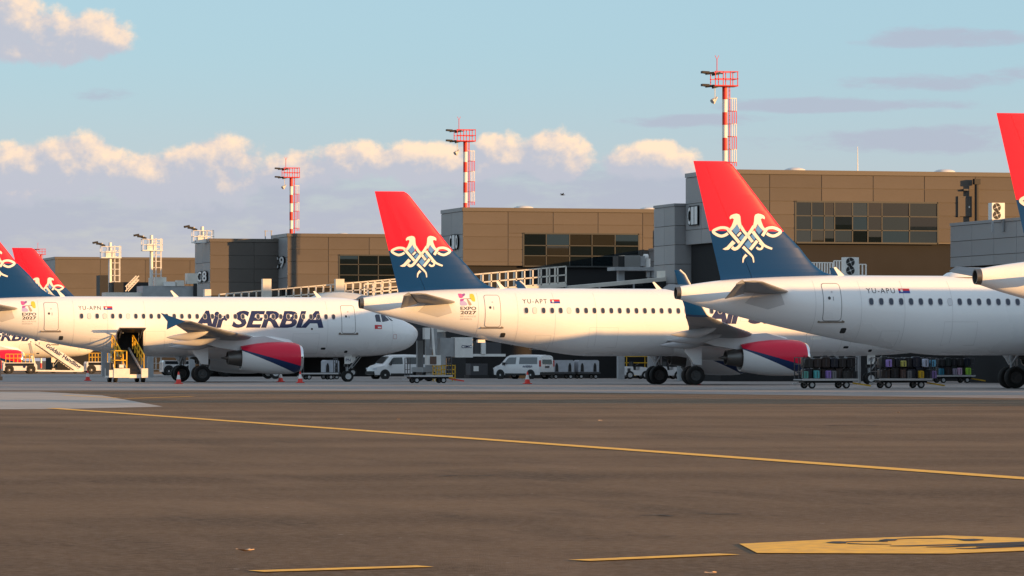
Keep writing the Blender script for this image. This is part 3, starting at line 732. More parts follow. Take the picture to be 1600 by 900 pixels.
def aircraft(label, a_nose, n, reg=None, expo=False, tip='sharklet', cargo_open=False, plate=None, radome=False, pale_panes=(), fw=1.6, aft=2.05):
    T, NS = (-aft, 0, 0), (fw, 0, 0)
    e = empty('airliner', (a_nose+aft, n, 0), 0, label, 'airplane', 'parked airliners')
    link('fuselage', cached(('fus', cargo_open, fw), lambda: fuselage_mesh(CARGO if cargo_open else None, fw, aft)), e)
    # tail cone exhaust
    def exh():
        m = MB().use(HOTM); t, k, w = fprof(33.84); c = ZC+(t+k)/2
        m.loft([[(-33.84-dx, rr*.97*math.cos(2*math.pi*j/24), c+rr*math.sin(2*math.pi*j/24)) for j in range(24)] for dx, rr in ((-.05, .345), (.22, .315), (.22, .27), (-.02, .25))])
        m.use(VOID).add([(-33.80, .25*math.cos(2*math.pi*j/24), c+.25*math.sin(2*math.pi*j/24)) for j in range(24)], [tuple(range(24))])
        return m.mesh('exhaust', True)
    link('exhaust', cached('exh', exh), e, T)
    fin = link('tail_fin', cached('fin', lambda: fin_mesh(0, .695, 'tail_fin')), e, T)
    link('rudder', cached('rud', lambda: fin_mesh(.702, 1, 'rudder')), e, T)
    for me in cached('emblem', emblem_mesh): link('emblem', me, fin)
    for sd in (-1, 1):
        w = link('wing', cached(('wing', sd), lambda: wing_mesh(sd)), e)
        if tip == 'sharklet': link('winglet', cached(('shk', sd), lambda: sharklet_mesh(sd)), w)
        else: link('wingtip_fence', cached(('fen', sd), lambda: fence_mesh(sd)), w)
        for y in (4.6, 7.6, 11.6): link('flap_track_fairing', cached(('can', sd, y), lambda: canoe_mesh(sd, y)), w)
        t = link('tailplane', cached(('htp', sd), lambda: htp_mesh(sd)), e, T)
        link('elevator', cached(('elv', sd), lambda: elev_mesh(sd)), t)
        en = link('engine', cached(('nac', sd), lambda: nacelle_mesh(sd*ENG_Y)), e)
        link('intake_lip', cached(('int', sd), lambda: intake_mesh(sd*ENG_Y)), en)
        link('core_nozzle', cached(('cor', sd), lambda: core_mesh(sd*ENG_Y)), en)
        link('pylon', cached(('pyl', sd), lambda: pylon_mesh(sd)), e)
        gear(e, 16.2, sd*3.8, True)
    def patch():
        pl2 = [tS(x, y, 1.3) for x, y in ((701, 472), (706.5, 489), (686, 495.5), (656, 487), (672, 470))]
        return conform([(pl2, [tuple(range(5))], BELLY)], lambda u, v: fskin(u, v, .006), 'tailplane_root', .12, .2)
    link('tailplane_root', cached('patch', patch), e, T)
    link('belly_fairing', cached('bf', fairing_mesh), e)
    gear(e, 5.07-fw, 0, False, plate)
    for key in ('door_aft', 'door_fwd'):
        d, h, sl_ = cached(key, lambda: door_mesh(key))
        dr = link('door', d, e, T if key == 'door_aft' else NS); link('door_handle', h, dr); link('door_sill', sl_, dr)
    k = 0; sw = WIN_S0+aft
    while sw > 5.95-fw:
        s = sw-aft if sw > 19.6+aft else (sw+fw if sw < 8-fw else min(19.0, max(8.0, sw)))
        if not (12.0 < sw < 12.45):
            p = fskin(s, WIN_Z, .0); t, kk, w = fprof(s); c, hh = ZC+(t+kk)/2, (t-kk)/2
            o = link('window', cached('winb', lambda: window_mesh(True)) if k in pale_panes else cached('win', window_mesh), e, (-sw, p[1], p[2]))
            o.rotation_euler = (-math.atan2((WIN_Z-c)/(hh*hh), abs(p[1])/(w*w)), 0, 0)
        sw -= .5334; k += 1
    # cockpit glazing
    def cockpit():
        parts = []
        for poly in ([(584.5, 493), (587, 491.3), (592.5, 491.5), (593.2, 503), (585.5, 502.6)], [(594.8, 492), (598, 491.5), (602, 493.5), (608, 500.5), (603, 502), (595.8, 503)], [(604.5, 493.8), (608, 496), (614.5, 501.5), (610.5, 501)]):
            parts.append(([nS(x, y, 1.3) for x, y in poly], [tuple(range(len(poly)))], GLASS))
        return conform(parts, lambda u, v: fskin(u, v, .008), 'cockpit_window')
    link('cockpit_window', cached('ckp', cockpit), e, NS)
    JM = mat('skin_joint', (.60, .60, .60), .5)
    def framesN():
        L = [rect_line(*(nS(499, 553)[0], nS(458, 553)[0], nS(480, 552)[1], nS(480, 521.5)[1])), rect_line(nS(362, 500)[0], nS(351, 500)[0], nS(356, 509)[1], nS(356, 488)[1])]
        L += [[(q, z) for z in [2.4+.2*i for i in range(17)]] for q in (6.9, 4.3, 2.2)]
        return line_decal('panel_lines', L[:-2]+[[(q, z) for z in [2.6+.15*i for i in range(14)]] for q in (2.2,)], .004, JM, .018)
    def framesT():
        L = [rect_line(tS(863, 545)[0], tS(840, 545)[0], tS(850, 546)[1], tS(850, 524)[1]), rect_line(tS(966, 540)[0], tS(921, 540)[0], tS(940, 543)[1], tS(940, 512)[1])]
        L += [[(q, z) for z in [2.4+.2*i for i in range(17)]] for q in (19.7, 22.3, 24.6, 27.0)]
        return line_decal('panel_lines', L, .004, JM, .018)
    link('panel_lines', cached('framesN', framesN), e, NS, kind='stuff'); link('panel_lines', cached('framesT', framesT), e, T, kind='stuff')
    def vents():
        parts = []
        for x, y, rx, rz in ((507.5, 544.7, .17, .07), (544.5, 549.5, .12, .08), (487, 514, .07, .07)):
            s_, z_ = nS(x, y); p = rrect(s_-rx, s_+rx, z_-rz, z_+rz, min(rx, rz)*.9); parts.append((p, [tuple(range(len(p)))], BLACK))
        s_, z_ = nS(614.6, 526, 1.0); o_, i_ = rrect(s_-.13, s_+.13, z_-.16, z_+.16, .05), rrect(s_-.11, s_+.11, z_-.14, z_+.14, .04)
        parts.append((*ring_poly(o_, i_), mat('nose_mark', (.45, .12, .12), .5)))
        return conform(parts, lambda u, v: fskin(u, v, .007), 'vents')
    link('vents', cached('vents', vents), e, NS, kind='stuff')
    def valve():
        (sa, za), (sb, zb) = tS(787, 527), tS(794, 520); p = rrect(min(sa, sb), max(sa, sb), min(za, zb), max(za, zb), .06)
        return conform([(p, [tuple(range(len(p)))], VOID)], lambda u, v: fskin(u, v, .007), 'outflow_valve')
    link('outflow_valve', cached('valve', valve), e, T)
    # flags
    def flag(s0, s1, z0, z1, nm):
        h = (z1-z0)/2
        return conform([([(s0, z0), (s1, z0), (s1, z0+h), (s0, z0+h)], [(0, 1, 2, 3)], FLAGB), ([(s0, z0+h), (s1, z0+h), (s1, z1), (s0, z1)], [(0, 1, 2, 3)], FLAGR),
                        ([(s1-.23, z0+.06), (s1-.11, z0+.06), (s1-.11, z1-.05), (s1-.23, z1-.05)], [(0, 1, 2, 3)], CREAM)] if nm else [([(s0, z0), (s1, z0), (s1, z1), (s0, z1)], [(0, 1, 2, 3)], FLAGR), ([(s0+.05, z0+.06), (s0+.3, z0+.06), (s0+.3, z0+.16), (s0+.05, z0+.16)], [(0, 1, 2, 3)], CREAM)], lambda u, v: fskin(u, v, .007), 'flag')
    (sa, za), (sb, zb) = tS(862, 474), tS(877, 467.8)
    link('flag', cached('flag1', lambda: flag(sb, sa, za, zb, True)), e, T)
    (sa2, za2), (sb2, zb2) = nS(586, 514), nS(597.5, 507.8)
    link('flag', cached('flag2', lambda: flag(sb2, sa2, za2, zb2, False)), e, NS)
    if reg:
        (s0, z0), (s1, z1) = tS(819, 474), tS(857, 467.2)
        link('registration', text_decal('registration', reg, s0, s1, z0, z1, DGREY, spacing=1.25), e, T)
    (s0, z0), (s1, z1) = nS(303, 512.2), nS(358, 485.3)
    link('title_lettering', cached('t1', lambda: text_decal('title_lettering', 'Air', s0, s1, z0, z1, TITLE, shear=.28, bold=.055)), e, NS)
    (s2, _), (s3, _) = nS(362, 512), nS(505, 485.3)
    link('title_lettering', cached('t2', lambda: text_decal('title_lettering', 'SERBIA', s2, s3, z0, z1, TITLE, shear=.28, bold=.035)), e, NS)
    if expo: link('expo_logo', cached('expo', expo_mesh), e, T)
    # blade antennas on the crown, drain mast under the tail
    def ant(s_):
        z_ = ZC+fprof(s_)[0]-.03; poly = [(-s_, z_), (-s_-.34, z_), (-s_-.62, z_+.44), (-s_-.50, z_+.46)]
        return MB().use(CREAM).prism(poly, lambda p: (p[0], -.025, p[1]), lambda p: (p[0], .025, p[1])).mesh('antenna')
    for s_, o_ in ((24.9, T), (17.0, (0, 0, 0)), (6.9, NS)): link('antenna', cached(('ant', s_), lambda: ant(s_)), e, o_)
    s_, z_ = tS(750, 531, 0); link('drain_mast', cached('drain', lambda: MB().use(CREAM).box((-s_, -.2, z_-.08), (.45, .35, .18)).mesh('drain_mast')), e, T)
    if radome:
        def rd():
            rings = []
            for i in range(11):
                q = i/10; w = .75*math.sin(math.pi*q)**.45+.01; h = .34*math.sin(math.pi*q**.8)**.6+.01; s_ = 19.6-3.6*q
                rings.append([(-s_, w*math.cos(math.pi*j/12), ZC+2.0+h*math.sin(math.pi*j/12)) for j in range(13)])
            return MB().use(WHITE).loft(rings, close=False).mesh('antenna_radome', True)
        link('antenna_radome', rd(), e, T)
    if cargo_open:
        s0, s1, z0, z1 = CARGO; m = MB().use(VOID)
        yo = -1.9; m.box2((-s1, -1.35, z0-.0), (-s0, -.2, z1+.02))
        m.f = m.f[:]  # open box: drop the near face
        nf = [(f, mm) for f, mm in zip(m.f, m.m) if not all(abs(m.v[i][1]+1.35) < 1e-6 for i in f)]
        m.f = [f for f, _ in nf]; m.m = [mm for _, mm in nf]
        # reveal strips from the skin to the hold
        for q0, q1 in ((s0, s0+.05), (s1-.05, s1)): m.box2((-q1, -1.9, z0), (-q0, -.3, z1))
        link('cargo_hold', m.mesh('cargo_hold', fix=False), e)
        y_, z_ = fskin(s0, z1)[1], z1
        dm = MB().use(WHITE); 
        dm.box(((-s0-s1)/2, y_-.62, z_+.22), (s1-s0, 1.3, .10), Matrix.Rotation(R(-12), 3, 'X'))
        dm.use(DGREY).box(((-s0-s1)/2, y_-.60, z_+.12), (s1-s0-.1, 1.2, .06), Matrix.Rotation(R(-12), 3, 'X'))
        for q in (s0+.2, s1-.2): dm.use(STEEL).bar((-q, y_+.15, z_-.4), (-q, y_-.7, z_+.15), .06)
        link('cargo_door', dm.mesh('cargo_door'), e)
    return e
aircraft('white airliner reading YU-APN at left, aft hold open behind the belt loader', A_APN, N_APN, 'YU-APN', True, 'fence', True, 'PN', pale_panes=(1, 3, 6), fw=0.0, aft=0.0)
aircraft('white airliner reading YU-APT in the middle with red and navy tail', A_APT, N_APT, 'YU-APT', True, 'sharklet', False, 'PT', pale_panes=(1, 5))
aircraft('white airliner reading YU-APU at right behind the baggage carts', A_APU, N_APU, 'YU-APU', False, 'sharklet', False, 'PU', radome=True, pale_panes=(8,))
aircraft('nearest airliner, only its tail cone and red fin showing at right edge', A_4, N_4)
aircraft('airliner parked beyond the right edge of the picture, casting the long ground shadow', 56.0+LEN, N_5)
N_FA, N_FB = 388.0, 502.0
aircraft('distant airliner whose red fin shows behind the navy tail at left', PN(6, 0, N_FA).x+LEN, N_FA)
aircraft('far airliner beyond the boarding stairs, seen under the tail of YU-APN', PN(150, 0, N_FB).x, N_FB, fw=0.0, aft=0.0)

# ------------------------------------------------------------------ terminal piers
PANEW = mat('pane_warm_reflection', (.022, .021, .016), .03, spec=.7)  # warmer base colour paints reflections of sunlit things into these panes
def subtract(rect, hole):
    a0, a1, z0, z1 = rect
    if hole is None: return [rect]
    h0, h1, k0, k1 = hole
    if a1 <= h0 or a0 >= h1 or z1 <= k0 or z0 >= k1: return [rect]
    out = []
    if z1 > k1: out.append((a0, a1, k1, z1)); z1 = k1
    if z0 < k0: out.append((a0, a1, z0, k0)); z0 = k0
    if a0 < h0: out.append((a0, h0, z0, z1))
    if a1 > h1: out.append((h1, a1, z0, z1))
    return [r for r in out if r[1]-r[0] > .12 and r[3]-r[2] > .12]
def panel_mesh(w, h, m):
    w, h = round(w, 2), round(h, 2)
    def mk_():
        b = MB().use(m); g = .014; e = .01
        f = [(-w/2+g, 0, -h/2+g), (w/2-g, 0, -h/2+g), (w/2-g, 0, h/2-g), (-w/2+g, 0, h/2-g)]
        k = [(x*(1-e*2/w) if w > .3 else x, -.05, z*(1-e*2/h) if h > .3 else z) for x, _, z in f]
        b.add(f+k, [(4, 5, 6, 7), (0, 1, 5, 4), (1, 2, 6, 5), (2, 3, 7, 6), (3, 0, 4, 7)]); return b.mesh('cladding_panel')
    return cached(('pan', w, h, m.name), mk_)
def pier(label, xc, ytop, n, depth, a1, zb, colw, rowh, win=None, cols=(), rows=(), sign=None, a1_panels=None, pale_panes=(), endw=1.9):
    c = PN(xc, ytop, n); a0, H = c.x, c.z
    e = empty('terminal_pier', (a0, n, 0), 0, label, 'building', 'terminal piers')
    L = a1-a0
    hole = None
    if win:
        p, q = PN(win[0], win[3], n), PN(win[1], win[2], n); hole = (p.x-a0, q.x-a0, p.z, q.z)
    cb = MB().use(TRIM).box2((.06, .06, zb), (L, depth, H-.06)); link('wall', cb.mesh('wall'), e)
    bb = MB().use(SHADEWALL).box2((.35, .35, 0), (L, depth-.3, zb)); link('base_wall', bb.mesh('base_wall'), e)
    cap = MB().use(TRIM).box2((-.04, -.05, H-.28), (L, .06, H+.03)).use(CLADG).box2((-.05, .062, H-.28), (.06, depth, H+.03)); link('parapet', cap.mesh('parapet'), e)
    top = H-.3; z = top; Lp = (a1_panels or a1)-a0
    while z > zb+.2:
        zz = max(zb, z-rowh); x = 0.0
        while x < Lp-.2:
            xx = min(Lp, x+colw)
            for r in subtract((x, xx, zz, z), hole):
                link('cladding_panel', panel_mesh(r[1]-r[0], r[3]-r[2], CLAD), e, ((r[0]+r[1])/2, .055, (r[2]+r[3])/2))
            x = xx
        z = zz
    # end wall facing the aircraft
    z = top; k = max(2, round(depth/3.2)); wv = depth/k
    while z > zb+.2:
        zz = max(zb, z-endw)
        for i in range(k):
            o = link('end_panel', panel_mesh(wv, z-zz, CLADG), e, (.055, (i+.5)*wv, (z+zz)/2), R(-90))
        z = zz
    if hole:
        h0, h1, k0, k1 = hole
        fr = MB().use(MULL)
        for u in (h0, h1): fr.box2((u-.06, -.03, k0-.06), (u+.06, .05, k1+.06))
        for v in (k0, k1): fr.box2((h0, -.03, v-.06), (h1, .05, v+.06))
        link('window_frame', fr.mesh('window_frame'), e)
        xs = [h0]+[PN(x, 0, n).x-a0 for x in cols]+[h1]; zs = [k1]+[PN(800, y, n).z for y in rows]+[k0]
        zs = [k1]+[PN((win[0]+win[1])/2, y, n).z for y in rows]+[k0]
        for i in range(len(xs)-1):
            if i: link('mullion', MB().use(MULL).box2((xs[i]-.04, -.02, k0), (xs[i]+.04, .05, k1)).mesh('mullion'), e)
            for j in range(len(zs)-1):
                w, h = xs[i+1]-xs[i], zs[j]-zs[j+1]
                pm = MB().use(PANEW if (i, j) in pale_panes else PANE).box((0, 0, 0), (w-.02, .02, h-.02))
                o = link('pane', pm.mesh('pane'), e, ((xs[i]+xs[i+1])/2, .03, (zs[j]+zs[j+1])/2))
                o.rotation_euler = (R(random.uniform(-1.8, 1.8)), 0, R(random.uniform(-1.5, 1.5)))
        for v in zs[1:-1]: link('transom', MB().use(MULL).box2((h0, -.02, v-.035), (h1, .045, v+.035)).mesh('transom'), e)
    if sign:
        txt, px0, px1, y0, y1 = sign
        za, zb2 = PN(xc, y1, n).z, PN(xc, y0, n).z
        # the end wall recedes to the left: left edge of the sign lies deeper
        def depth_at(px):
            lo, hi = 0.0, depth
            for _ in range(40):
                mid = (lo+hi)/2; t = (a0*CT-(n+mid)*ST)/(a0*ST+(n+mid)*CT)
                if 800+FPX*t > px: lo = mid
                else: hi = mid
            return (lo+hi)/2
        d0, d1 = depth_at(px0), depth_at(px1)
        k = len(txt)
        for i, chh in enumerate(txt):
            e0 = d0+(d1-d0)*i/k; e1 = d0+(d1-d0)*(i+.82)/k
            vs, fs = fit_text(chh, 0, 1, 0, 1, bold=.02)
            s = MB().use(mat('sign_white', (.75, .75, .74), .4)).add([(-.135, e0+(e1-e0)*x, za+(zb2-za)*y) for x, y in vs], fs)
            vb, fb = fit_text(chh, -.16, 1.16, -.06, 1.06, bold=.06)
            s.use(BLACK)
            for dx in (-.13, -.10, -.07, -.04): s.add([(dx, e0+(e1-e0)*x, za+(zb2-za)*y) for x, y in vb], fb)
            link('sign_character', s.mesh('sign_character', fix=False), e)
    return e, a0, H
N10, N11, N9, N8, N7 = 345.0, 290.0, 390.0, 394.0, 560.0
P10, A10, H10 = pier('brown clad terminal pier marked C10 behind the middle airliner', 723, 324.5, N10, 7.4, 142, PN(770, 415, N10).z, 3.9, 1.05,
     (818, 998, 366, 416), (853.5, 890, 925, 961), (384, 400), ('C10', 704, 718, 366, 388), pale_panes=((0, 2), (1, 1), (2, 0), (3, 0), (1, 2)))
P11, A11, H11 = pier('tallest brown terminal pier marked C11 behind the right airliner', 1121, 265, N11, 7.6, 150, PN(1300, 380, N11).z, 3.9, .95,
     (1243, 1465.5, 317, 379), (1268, 1288, 1304, 1332, 1356, 1378, 1421), (338, 360), ('C11', 1077, 1093, 319, 347), pale_panes=((0, 2), (1, 2), (2, 0), (2, 1), (3, 0), (4, 0), (5, 0)))
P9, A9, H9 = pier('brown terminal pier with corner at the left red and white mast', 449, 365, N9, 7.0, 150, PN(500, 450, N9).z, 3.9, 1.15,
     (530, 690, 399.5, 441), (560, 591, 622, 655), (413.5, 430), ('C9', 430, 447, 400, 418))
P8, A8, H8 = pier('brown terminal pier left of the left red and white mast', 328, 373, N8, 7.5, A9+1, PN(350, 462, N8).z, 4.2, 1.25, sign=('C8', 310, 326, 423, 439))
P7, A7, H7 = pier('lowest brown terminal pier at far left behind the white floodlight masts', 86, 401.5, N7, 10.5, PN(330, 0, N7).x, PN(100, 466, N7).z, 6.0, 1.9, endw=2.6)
# stepped end boxes beside two of the piers
def side_box(e, n, px0, px1, ytop, depth_from):
    pass
def block(label, lo, hi, m=CLADG, name='terminal_block', pw=3.0, ph=1.4, front=CLADG):
    e = empty(name, (lo[0], lo[1], 0), 0, label, 'building')
    d = [h-l for l, h in zip(lo, hi)]
    link('wall', MB().use(TRIM).box2((.05, .05, lo[2]), (d[0], d[1], hi[2])).mesh('wall'), e)
    link('parapet', MB().use(CLADG).box2((-.05, -.05, hi[2]-.15), (d[0], .05, hi[2]+.05)).box2((-.05, .052, hi[2]-.15), (.05, d[1], hi[2]+.05)).mesh('parapet'), e)
    z = hi[2]-.16
    while z > lo[2]+.1:
        zz = max(lo[2], z-ph)
        k = max(1, round(d[1]/pw))
        for i in range(k): link('end_panel', panel_mesh(d[1]/k, z-zz, CLADG), e, (.045, (i+.5)*d[1]/k, (z+zz)/2), R(-90))
        k = max(1, round(d[0]/pw))
        for i in range(k): link('cladding_panel', panel_mesh(d[0]/k, z-zz, front), e, ((i+.5)*d[0]/k, .045, (z+zz)/2))
        z = zz
    return e
c = PN(1053, 319, N11+8); block('grey stepped end box at the left of the tallest pier', (c.x, N11+7.8, 3.0), (c.x+6, N11+13, c.z))
c = PN(415, 400, N9+9); block('grey stepped end box between the two brown piers at left', (c.x, N9+7.1, 2.0), (c.x+5, N9+13, c.z))
# corridor boxes that run from the piers towards the stands
c = PN(1485, 350, 272); block('long grey panelled corridor block at right under the air conditioner', (c.x, 244, PN(1485, 418, 272).z), (150, 272, c.z), pw=4.2, ph=1.05)  # lengthened out of view so its shadow covers the tallest pier's lower wall
cu_ = MB().use(SHADEWALL).box2((.8, .5, 0), (47, 27.5, PN(1485, 418, 272).z-.02)); link('undercroft', cu_.mesh('undercroft'), bpy.data.objects['terminal_block.002'])
c = PN(1014, 389.5, N10-.3); block('small grey corridor box between the middle and the tallest pier', (c.x, 336, PN(1014, 425, N10).z), (c.x+6, N10-.3, c.z), pw=3, ph=.9)
link('undercroft', MB().use(SHADEWALL).box2((.6, .4, 0), (5.5, 8.5, PN(1014, 425, N10).z-.02)).mesh('undercroft'), bpy.data.objects['terminal_block.003'])
block('unseen wing added past the right edge to shade the middle airliner', (101, 219, 0), (150, 227, 7.7), pw=6, ph=2.4, front=CLAD)  # added out of view, height set for the shadow line on the middle airliner
block('unseen wing added past the right edge to shade the right airliner', (98, 178, 0), (150, 186, 9.5), pw=6, ph=2.4, front=CLAD)  # added out of view so that only the right airliner's crown stays sunlit

# roof furniture
def dome(label, px, py, n, r):
    p = PN(px, py, n+3.0); m = MB().use(ROOFW); rings = []
    for i in range(6):
        t = i/5*math.pi/2; rings.append([(r*math.cos(t)*math.cos(2*math.pi*j/20), r*math.cos(t)*math.sin(2*math.pi*j/20), .2+r*.32*math.sin(t)) for j in range(20)])
    m.loft(rings); m.use(GPAINT).cyl((0, 0, -.6), (0, 0, .2), r*1.06, n=20)
    link('skylight_dome', m.mesh('skylight_dome', True), None, (p.x, p.y, p.z-.25), 0, label, 'skylight', 'roof domes')
for px, py, n, r, lb in ((818, 325.5, N10, .9, 'pale skylight dome on the middle pier roof, nearer its left corner'), (1012, 327.5, N10, .8, 'pale skylight dome at the right end of the middle pier roof'),
                  (1242, 266, N11, .8, 'pale skylight dome on the tallest pier roof beside the navy and red tail'), (1476, 268.5, N11, .8, 'pale skylight dome on the tallest pier roof towards the right edge'), (535, 366.5, N9, .7, 'pale skylight dome on the pier roof right of the left mast')):
    dome(lb, px, py, n, r)
p0, p1 = PN(1340, 268, N11+3), PN(1340, 229, N11+3)
m = MB().use(WPAINT).cyl(p0-Vector((0, 0, .4)), p1, .045, .02, 8); link('roof_antenna', m.mesh('roof_antenna'), None, (0, 0, 0), 0, 'thin white antenna rod standing on the tallest pier roof', 'antenna')
m = MB().use(GPAINT)
for x in (414.5, 424): a_, b_ = PN(x, 375, N8+3), PN(x, 360, N8+3); m.cyl(a_, b_, .05, n=6)
m.bar(PN(413, 361, N8+3), PN(419, 361, N8+3), .05); m.bar(PN(421, 361, N8+3), PN(426, 361, N8+3), .05)
link('roof_antenna', m.mesh('roof_antenna'), None, (0, 0, 0), 0, 'pair of small antenna poles on the roof left of the left mast', 'antenna')

def ac_unit(label, px0, px1, py0, py1, n, fan_left=True, stand=None):
    p, q = PN(px0, py1, n), PN(px1, py0, n); w, h = q.x-p.x, q.z-p.z; d = .75*w
    e = empty('air_conditioner', (p.x+w/2, n, p.z), 0, label, 'air conditioner', 'air conditioner units')
    link('casing', MB().use(WPAINT).box2((-w/2, 0, 0), (w/2, d, h)).mesh('casing'), e)
    for k in (.27, .73):
        f = MB().use(BLACK).cyl((-w*.12, -.012, h*k), (-w*.12, .05, h*k), w*.31, n=24); ff = link('fan', f.mesh('fan'), e)
        g = MB().use(HUB).cyl((-w*.12, -.03, h*k), (-w*.12, -.012, h*k), w*.07, n=12)
        for i in range(4): g.bar((-w*.12, -.024, h*k), (-w*.12+w*.3*math.cos(i*math.pi/2+.4), -.024, h*k+w*.3*math.sin(i*math.pi/2+.4)), .02)
        link('fan_guard', g.mesh('fan_guard'), ff)
    m = MB().use(GPAINT)
    for s in (-1, 1): m.box2((s*w*.4-.06, .05, -.5 if stand is None else -stand), (s*w*.4+.06, .2, 0))
    link('bracket', m.mesh('bracket'), e)
ac_unit('air conditioner with two fans above the grey corridor block at right', 1550, 1570, 317, 343, 262, stand=.8)
ac_unit('air conditioner with two fans beside the right navy tail base', 1320.5, 1342, 402, 430, 262, stand=6.2)
# service door, lamp and flue on the tallest pier; door on the middle pier
def wall_door(px0, px1, py0, py1, n, parent, a0):
    p, q = PN(px0, py1, n), PN(px1, py0, n); w, h = q.x-p.x, q.z-p.z
    d = link('service_door', MB().use(CLAD).box2((0, -.10, 0), (w, -.03, h)).mesh('service_door'), parent, (p.x-a0, 0, p.z))
    f = MB().use(DGREY).box2((-.12, -.12, -.05), (0, .0, h+.1)).box2((w, -.12, -.05), (w+.12, 0, h+.1)).box2((0, -.12, h), (w, 0, h+.1)); link('door_frame', f.mesh('door_frame'), d)
    link('door_lamp', MB().use(DGREY).box2((w*.3, -.3, h+.5), (w*.7, .0, h+.62)).mesh('door_lamp'), d)
    link('door_handle', MB().use(WPAINT).box2((w*.8, -.16, h*.45), (w*.9, -.1, h*.55)).mesh('door_handle'), d)
wall_door(1498.5, 1516, 309, 338, N11, P11, A11); wall_door(1025, 1037, 362, 386, N10, P10, A10)
m = MB().use(BLACK); a_, b_ = PN(1526, 345, N11-.5), PN(1526, 286, N11-.5); m.cyl(a_, b_, .15, n=12).box(b_+Vector((0, 0, .1)), (.45, .4, .4))
link('flue_pipe', m.mesh('flue_pipe'), None, (0, 0, 0), 0, 'black flue pipe with square cowl on the wall of the tallest pier', 'pipe')
m = MB().use(BLACK); a_, b_ = PN(1050, 385, N10-.5), PN(1050, 338, N10-.5); m.cyl(a_, b_, .16, n=12).box(b_+Vector((0, 0, .1)), (.45, .4, .4))
link('flue_pipe', m.mesh('flue_pipe'), None, (0, 0, 0), 0, 'black flue pipe at the right end of the middle pier', 'pipe')

# ------------------------------------------------------------------ floodlight masts
def striped_mast(label, px, ytop, n):
    top = PN(px, ytop, n); H = top.z; e = empty('floodlight_mast', (top.x, n, 0), 0, label, 'mast', 'red and white floodlight masts')
    nb = 15; hb = .93; z = H-1.07; k = 0
    while z > 0:
        z0 = max(0, z-hb)
        link('pole_band', MB().use(MREDP if k % 2 == 0 else WPAINT).cyl((0, 0, z0), (0, 0, z), .19, n=16, caps=False).mesh('pole_band', True), e)
        z = z0; k += 1
    pf = MB().use(MREDP); zf = H-1.07
    pf.box2((-.95, -.6, zf), (.85, .6, zf+.09))
    link('platform', pf.mesh('platform'), e)
    rl = MB().use(MREDP)
    for x in (-.9, -.3, .25, .8):
        for y in (-.57, .57): rl.bar((x, y, zf+.09), (x, y, H), .055)
    for z in (zf+.55, H):
        for y in (-.57, .57): rl.bar((-.95, y, z), (.85, y, z), .055)
        rl.bar((.8, -.57, z), (.8, .57, z), .055)
    link('railing', rl.mesh('railing'), e)
    for z in (zf+.02, H-.12):
        fl = MB().use(BLACK)
        for i in range(3):
            fl.box((-.75-.42*i, -.3+.25*(i % 2), z+.05*(i-1)), (.55, .42, .16), Matrix.Rotation(R(-14+8*i), 3, 'Y'))
        fl.bar((-.1, 0, z), (-1.6, 0, z), .07)
        link('floodlight', fl.mesh('floodlight'), e)
    cm = MB().use(HUB).bar((-.75, 0, zf), (-.75, 0, zf-.9), .05).cyl((-.8, 0, zf-.95), (-1.0, -.1, zf-1.1), .14, .18, 10).cyl((-.6, 0, zf-.75), (-.85, 0, zf-1.25), .08)
    link('camera_head', cm.mesh('camera_head'), e)
    ld = MB(); z = zf
    for i, y in enumerate((-.12, .12)): ld.use(MREDP).bar((.35, y, zf-8.0), (.35, y, zf), .04)
    k = 0
    while z > zf-8.0:
        ld.use(MREDP if int((zf-z)/hb) % 2 == 0 else WPAINT).bar((.35, -.12, z), (.35, .12, z), .035)
        z -= .3
    for i in range(6):
        z = zf-hb*(i+.9); c_ = WPAINT if i % 2 == 0 else MREDP
        ld.use(c_).bar((.1, 0, z), (.9, 0, z), .06)
        for x in (.5, .66, .82): ld.bar((x, -.2, z), (x, -.2, z-hb if i < 5 else z-.3), .045)
    link('ladder', ld.mesh('ladder'), e)
    an = MB().use(MREDP).cyl((-.6, 0, H), (-.6, 0, H+.95), .03, n=6).bar((-.6, 0, H+.9), (-.75, 0, H+1.2), .03).bar((-.6, 0, H+.9), (-.45, 0, H+1.2), .03)
    link('lightning_rod', an.mesh('lightning_rod'), e)
D3 = 312.0
for px, yt, d, lb in ((1132.5, 112.5, D3, 'tall red and white floodlight mast above the right tail, rightmost'), (727, 203, D3*451/360., 'red and white floodlight mast behind the middle pier corner'), (455, 262.5, D3*451/301., 'red and white floodlight mast behind the left pier corner'), (64, 389, D3*451/174., 'farthest red mast head behind the red fin at left')):
    t = (px-800)/FPX; striped_mast(lb, px, yt, d*(CT-t*ST))
